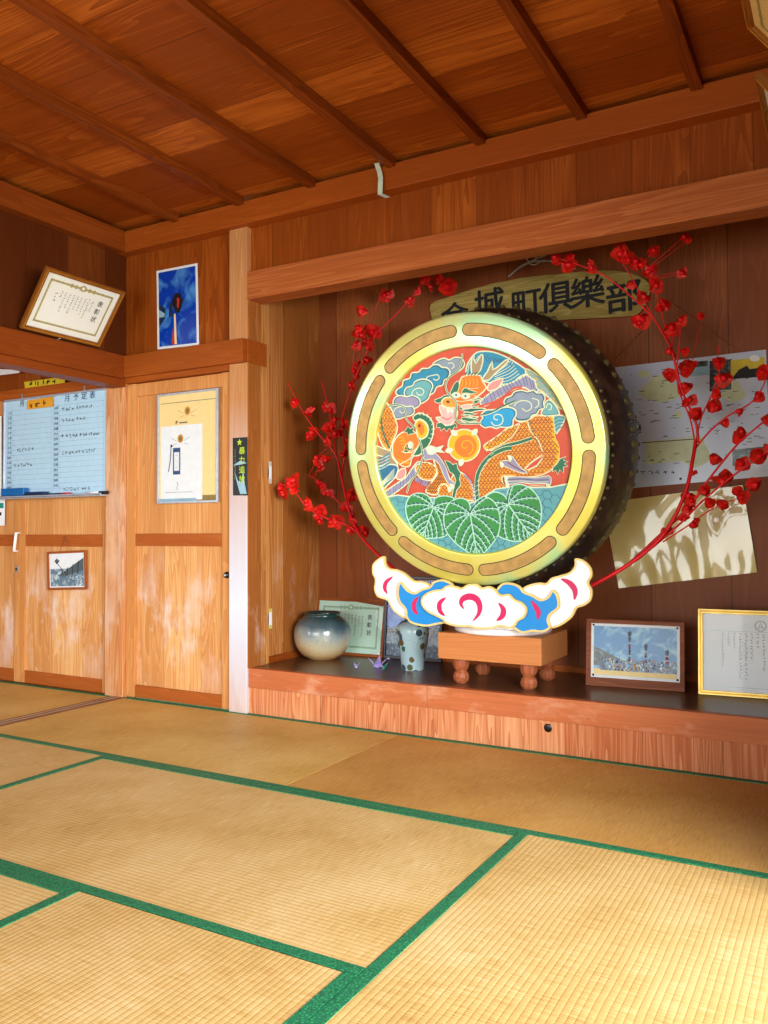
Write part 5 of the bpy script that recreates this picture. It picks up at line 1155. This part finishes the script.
# small picture hanging on the sliding door, slightly rotated
fr0, L = wq([(45.3, 552), (82, 550.5), (86, 589.5), (47.5, 590)], WY - .016)
u = V((L[2][0] - L[3][0], 0, L[2][1] - L[3][1])); hh = math.hypot(L[0][0] - L[3][0], L[0][1] - L[3][1]); w = u.length; u.normalize(); v = V((-u.z, 0, u.x)); v = (v * .995 + u * -.05).normalized(); v = (v - u * v.dot(u)).normalized()
def p_bw(b, f, w, h):
    b.quad(f, 0, w, 0, h, 0, F['paperw']); b.quad(f, w * .03, w * .97, h * .04, h * .55, .0004, F['bw']); b.poly(f, [(w * .25, h * .35), (w * .97, h * .85), (w * .97, h * .5), (w * .4, h * .3)], .0006, F['inkgrey']); 
    for k in range(4): b.ribbon(f, [(w * (.35 + .15 * k), h * .38), (w * (.38 + .15 * k), h * (.5 + .09 * k))], .006, .0008, F['ink'])
    b.ribbon(f, [(w * .62, h * .2), (w * .2, h * .75)], .004, .001, F['ink']); b.poly(f, [(w * .15, h * .78), (w * .22, h * .86), (w * .3, h * .78), (w * .22, h * .68)], .001, F['inkgrey'])
e = framed('framed_photo', 'small brown framed black and white photo hanging on the sliding door', Fr((L[3][0], WY - .016, L[3][1]), u, v, V((0, -1, 0))), w, hh, .014, W['frame'], p_bw, .012)
b = MB(); c = at(65, 536, 1, WY - .008); b.tube([at(60, 551, 1, WY - .02), c, at(71, 550.5, 1, WY - .02)], .0018, F['wire'], 5); b.build('hanging_cord', e)

# name board on the alcove back wall
def z5(x, y): return (420 + x / 3.2, 240 + y / 3.2)
ys = BY - .0205; fr = Fr((0, ys, 0), (1, 0, 0), (0, 0, 1), (0, -1, 0))
o_ = [z5(*p) for p in ((35, 205), (100, 180), (200, 148), (290, 128), (350, 118), (450, 108), (560, 98), (640, 100), (705, 118), (735, 145), (730, 185), (700, 235), (640, 246), (560, 250), (420, 258), (250, 275), (130, 295), (45, 300), (38, 250))]
pp = spline([fr.px(*p) for p in o_], 3, True)
e = empty('name_board', (-1.30, ys, min(p[1] for p in pp)), 'weathered wooden name board with large black characters high on the alcove wall', 'sign')
b = MB(); b.poly(fr, pp, 0, W['sign'], .02, W['frame']); b.build('board', e)
b = MB()
for chh, (x, y), s_ in (('金', (112, 250), .155), ('城', (222, 208), .16), ('町', (340, 206), .155), ('俱', (436, 190), .165), ('樂', (536, 175), .165), ('部', (652, 188), .165)):
    a, c = fr.px(*z5(x, y)); b.text(fr, chh, a, c, .003, s_, F['ink'], .02, rot=.03, sx=1.12)
b.build('lettering', e)
b = MB(); yy = ys - .004
for k, pl_ in enumerate(([(282, 118), (310, 95), (345, 75), (375, 68), (400, 70)], [(290, 112), (320, 85), (350, 70), (372, 60), (400, 50)], [(350, 70), (340, 58), (360, 48), (372, 60), (350, 74)], [(360, 68), (400, 66), (440, 72), (498, 92)], [(345, 72), (365, 80), (398, 62)])):
    b.tube(spline([tuple(at(*z5(*p), 1, yy - .006 * (k % 2))) for p in pl_], 4), .0035, F['string'], 6)
b.build('string_bow', e)
# thin cords on the wall
b = MB(); b.tube([at(646, 327, 1, BY - .004), at(612, 362, 1, BY - .004)], .002, F['wire'], 5); tag(b.build('thin_cord', origin='base'), 'thin slanting cord on the alcove wall below the name board', 'cord')
b = MB(); b.tube([at(671, 302, 1, BY - .004), at(735, 348, 1, BY - .004)], .002, F['wire'], 5); tag(b.build('thin_cord', origin='base'), 'thin slanting cord on the alcove wall above the map', 'cord')
# map
b = MB(); y = BY - .002; fr, L = sheet(b, y, [(598, 369.5), (766, 349.5), (771, 476), (598, 491)], F['map'], .002)
rn = random.Random(12)
def pxq(x, y): return fr.px(*z2(x, y))
def pr(x0, y0, x1, y1, c, m, sk=-.1): b.poly(fr, [pxq(x0, y0), pxq(x1, y0 + (x1 - x0) * sk), pxq(x1, y1 + (x1 - x0) * sk), pxq(x0, y1)], c, m)
for cx, cy, rx, ry in ((370, 180, 70, 50), (500, 410, 50, 60), (310, 125, 22, 14), (640, 190, 40, 40), (435, 275, 16, 14)):
    b.poly(fr, [pxq(cx + rx * math.cos(t) * (1 + .25 * math.sin(3 * t)), cy + ry * math.sin(t)) for t in [2 * PI * i / 16 for i in range(16)]], .0006, F['mapgreen'] if rx > 30 else F['lime2'] if 'lime2' in F else F['mapgreen'])
pr(315, 375, 480, 460, .0008, F['mapgreen'])
for i in range(120):
    x = rn.uniform(215, 740); yy = rn.uniform(110, 480) - (x - 200) * .06; l = rn.uniform(6, 22)
    pr(x, yy, x + l, yy + 2.4, .001, F['inkgrey'] if rn.random() < .6 else F['ink'])
pr(300, 378, 500, 381, .0012, F['ink'], -.07)
pr(480, 85, 550, 135, .0014, F['paleblue']); pr(505, 80, 545, 100, .0016, F['darkphoto']); pr(552, 78, 632, 190, .0014, F['darkphoto']); pr(630, 75, 755, 145, .0015, F['yellow'])
b.poly(fr, [pxq(632, 145), pxq(660, 110), pxq(690, 95), pxq(700, 108), pxq(752, 100), pxq(754, 135)], .002, F['ink']); b.poly(fr, [pxq(718 + 20 * math.cos(t), 68 + 12 * math.sin(t)) for t in [2 * PI * i / 10 for i in range(10)]], .002, F['paper'])
pr(637, 405, 755, 465, .0014, F['darkphoto']); pr(660, 425, 720, 440, .0017, F['paleblue'])
f2 = Fr(fr.p(*pxq(300, 502)), fr.u, (fr.v), fr.n); ww = pxq(372, 500)[0] - pxq(300, 500)[0]
for x_a, x_b, sd in ((298, 322, 1), (330, 372, 2), (384, 442, 3)):
    a0 = pxq(x_a, 500); a1 = pxq(x_b, 494); fq = Fr(fr.p(*a0, 0), fr.u, fr.v, fr.n); scribble(b, fq, 0, a1[0] - a0[0], .0, .022, 1, F['ink'], .022, .0016, sd, 1, False)
b.poly(fr, [pxq(445 + 5 * math.cos(t), 512 + 5 * math.sin(t)) for t in [2 * PI * i / 8 for i in range(8)]], .0012, F['ink'])
tag(b.build('map_poster', origin='base'), 'wide pale laminated map with small photos behind the red branches', 'map')
# cream paper in crumpled film
y = BY - .009; fr = Fr((0, y, 0), (1, 0, 0), (0, 0, 1), (0, -1, 0)); L = [fr.px(*z2(*p)) for p in ((160, 600), (675, 535), (728, 857), (218, 916))]
b = MB(); N = 40; vs = []
for j in range(N + 1):
    for i in range(N + 1):
        a, c = bil(L, i / N, j / N); s_, t_ = i / N, j / N
        wv = .004 * math.sin(17 * s_ + 6 * t_ + 2 * math.sin(5 * t_)) * math.sin(PI * s_) + .003 * math.sin(31 * s_ - 4 * t_ * math.cos(3 * s_)) * t_
        vs.append(fr.p(a, c, .005 + wv))
b.add(vs, [(j * (N + 1) + i, (j + 1) * (N + 1) + i, (j + 1) * (N + 1) + i + 1, j * (N + 1) + i + 1) for j in range(N) for i in range(N)], F['film'], True)
tag(b.build('plastic_sleeve', origin='base'), 'glossy crumpled plastic sleeve holding cream paper, pinned askew below the map', 'sleeve')
# tape strip on the ceiling
b = MB(); P_ = [at(376.5, 163, 1, 3.35), at(379.5, 172, 1, 3.345), at(380.5, 178, 1, 3.34), at(380, 194, 1, 3.34), at(388, 197.5, 1, 3.31)]
for p, q in zip(P_, P_[1:]): b.add([p + V((-.013, 0, 0)), p + V((.013, 0, 0)), q + V((.013, 0, 0)), q + V((-.013, 0, 0))], [(0, 1, 2, 3)], F['tape'])
tag(b.build('tape_strip', origin='base'), 'loose pale strip of tape dangling from the ceiling cornice', 'tape')

# round vase
c0 = V((-2.605, 3.885, PZ)); e = empty('round_vase', c0, 'large round ash-glazed vase with dark green shoulder on the left of the alcove', 'vase')
b = MB(); fr = Fr(c0, (1, 0, 0), (0, 1, 0), (0, 0, 1)); H = .265; Rm = .160
prof = [(0, 0), (.078, 0), (.086, .006)] + spline([(.086, .006), (.122, .032), (.150, .078), (Rm, .130), (.155, .176), (.134, .214), (.106, .236)], 5)[1:] + [(.099, .242), (.101, .252), (.106, .256), (.101, .259), (.090, .248), (.088, .235), (.10, .20), (.10, .1), (0, .05)]
b.lathe(fr, prof, F['vase'], 64); b.build('pot', e)
b = MB(); b.tube([fr.p(.02, -.098, .250), fr.p(.075, -.08, .262), fr.p(.11, -.05, .262)], [.006, .009, .004], F['vase'], 8); b.build('rim_twig', e)
# small spotted vase
c0 = V((-1.99, 3.80, PZ)); e = empty('small_vase', c0, 'small pale blue vase with brown and green spots left of the block table', 'vase')
b = MB(); fr = Fr(c0, (1, 0, 0), (0, 1, 0), (0, 0, 1))
b.lathe(fr, [(0, 0), (.056, 0)] + spline([(.056, 0), (.060, .03), (.068, .09), (.080, .15), (.085, .19), (.078, .225), (.056, .245), (.042, .252)], 4) + [(.046, .262), (.040, .262), (.036, .25), (.06, .2), (0, .02)], F['mosaic'], 48); b.build('pot', e)
# origami cranes
def crane(x, y, s, mat, mat2, lab, rot):
    c0 = V((x, y, PZ)); e = empty('origami_crane', c0, lab, 'origami crane', 'origami cranes beside the small vase'); b = MB(); cr, sr = math.cos(rot), math.sin(rot)
    def T(a, b_, c_): return c0 + V((a * cr - b_ * sr, a * sr + b_ * cr, c_)) * s
    b.add([T(-.4, 0, .1), T(.4, 0, .1), T(0, -.22, 0.0), T(0, .22, 0.0), T(0, 0, .55)], [(0, 2, 4), (2, 1, 4), (1, 3, 4), (3, 0, 4), (0, 3, 1, 2)], mat); b.build('body', e)
    for sg in (-1, 1):
        b = MB(); b.add([T(-.3, .05 * sg, .25), T(.3, .05 * sg, .25), T(.15, .75 * sg, .95), T(0, .1 * sg, .5)], [(0, 1, 2), (0, 2, 3), (1, 3, 2)], mat2 if sg > 0 else mat); b.build('wing', e)
    b = MB(); b.add([T(.25, -.05, .15), T(.25, .05, .15), T(.85, 0, .85), T(.4, 0, .45)], [(0, 2, 3), (1, 3, 2), (0, 1, 2)], mat); b.add([T(.85, 0, .85), T(.80, .03, .72), T(1.05, 0, .66)], [(0, 1, 2)], mat2); b.build('neck', e)
    b = MB(); b.add([T(-.25, -.05, .15), T(-.25, .05, .15), T(-.9, 0, .9), T(-.4, 0, .45)], [(0, 2, 3), (1, 3, 2), (0, 1, 2)], mat); b.build('tail', e)
crane(-2.175, 3.76, .062, F['lav'], F['lav2'], 'lavender origami crane, largest of the three by the small vase', .5)
crane(-2.112, 3.71, .042, F['teal'], F['lav2'], 'teal origami crane beside the lavender one', 2.4)
crane(-2.27, 3.70, .030, F['lav2'], F['lav'], 'tiny pale lavender origami crane nearest the round vase', 1.4)

# ================================================================== LIGHT
def area(name, loc, target, sx, sy, power, color):
    l = bpy.data.lights.new(name, 'AREA'); l.shape = 'RECTANGLE'; l.size = sx; l.size_y = sy; l.energy = power; l.color = color
    o = bpy.data.objects.new(name, l); col.objects.link(o); o.location = loc
    o.rotation_euler = (V(target) - V(loc)).to_track_quat('-Z', 'Y').to_euler(); return o
area('window_light_right', (2.1, 0.3, 1.35), (-1.5, 1.6, 0.4), 2.8, 1.6, 430, (1.0, 0.97, 0.94))
area('window_light_rear', (-1.6, -2.9, 1.05), (-1.8, 1.5, 0.7), 3.2, 1.6, 120, (0.97, 0.99, 1.0))
area('area_light_side_room', (-5.4, -1.8, 1.2), (-5.2, 3.0, 0.9), 2.2, 1.5, 90, (0.96, 0.98, 1.0))  # unseen area lamp inside the adjoining room, which has no window
wd = bpy.data.worlds.new('sky'); scene.world = wd; wd.use_nodes = True
nt = wd.node_tree; bg = nt.nodes['Background']
tc = nt.nodes.new('ShaderNodeTexCoord'); sp = nt.nodes.new('ShaderNodeSeparateXYZ'); nt.links.new(tc.outputs['Generated'], sp.inputs[0])
cr = nt.nodes.new('ShaderNodeValToRGB'); nt.links.new(sp.outputs[2], cr.inputs[0])
el = cr.color_ramp.elements; el[0].position = 0.0; el[0].color = (0.35, 0.55, 0.30, 1); el[1].position = 0.25; el[1].color = (0.80, 0.92, 1.0, 1)
e3 = cr.color_ramp.elements.new(0.06); e3.color = (0.85, 1.0, 0.85, 1)
nt.links.new(cr.outputs[0], bg.inputs[0]); bg.inputs[1].default_value = 1.3
scene.view_settings.view_transform = 'Standard'; scene.view_settings.look = 'None'
scene.view_settings.exposure = 0.0; scene.view_settings.gamma = 1.0
scene.cycles.max_bounces = 8; scene.cycles.use_denoising = True
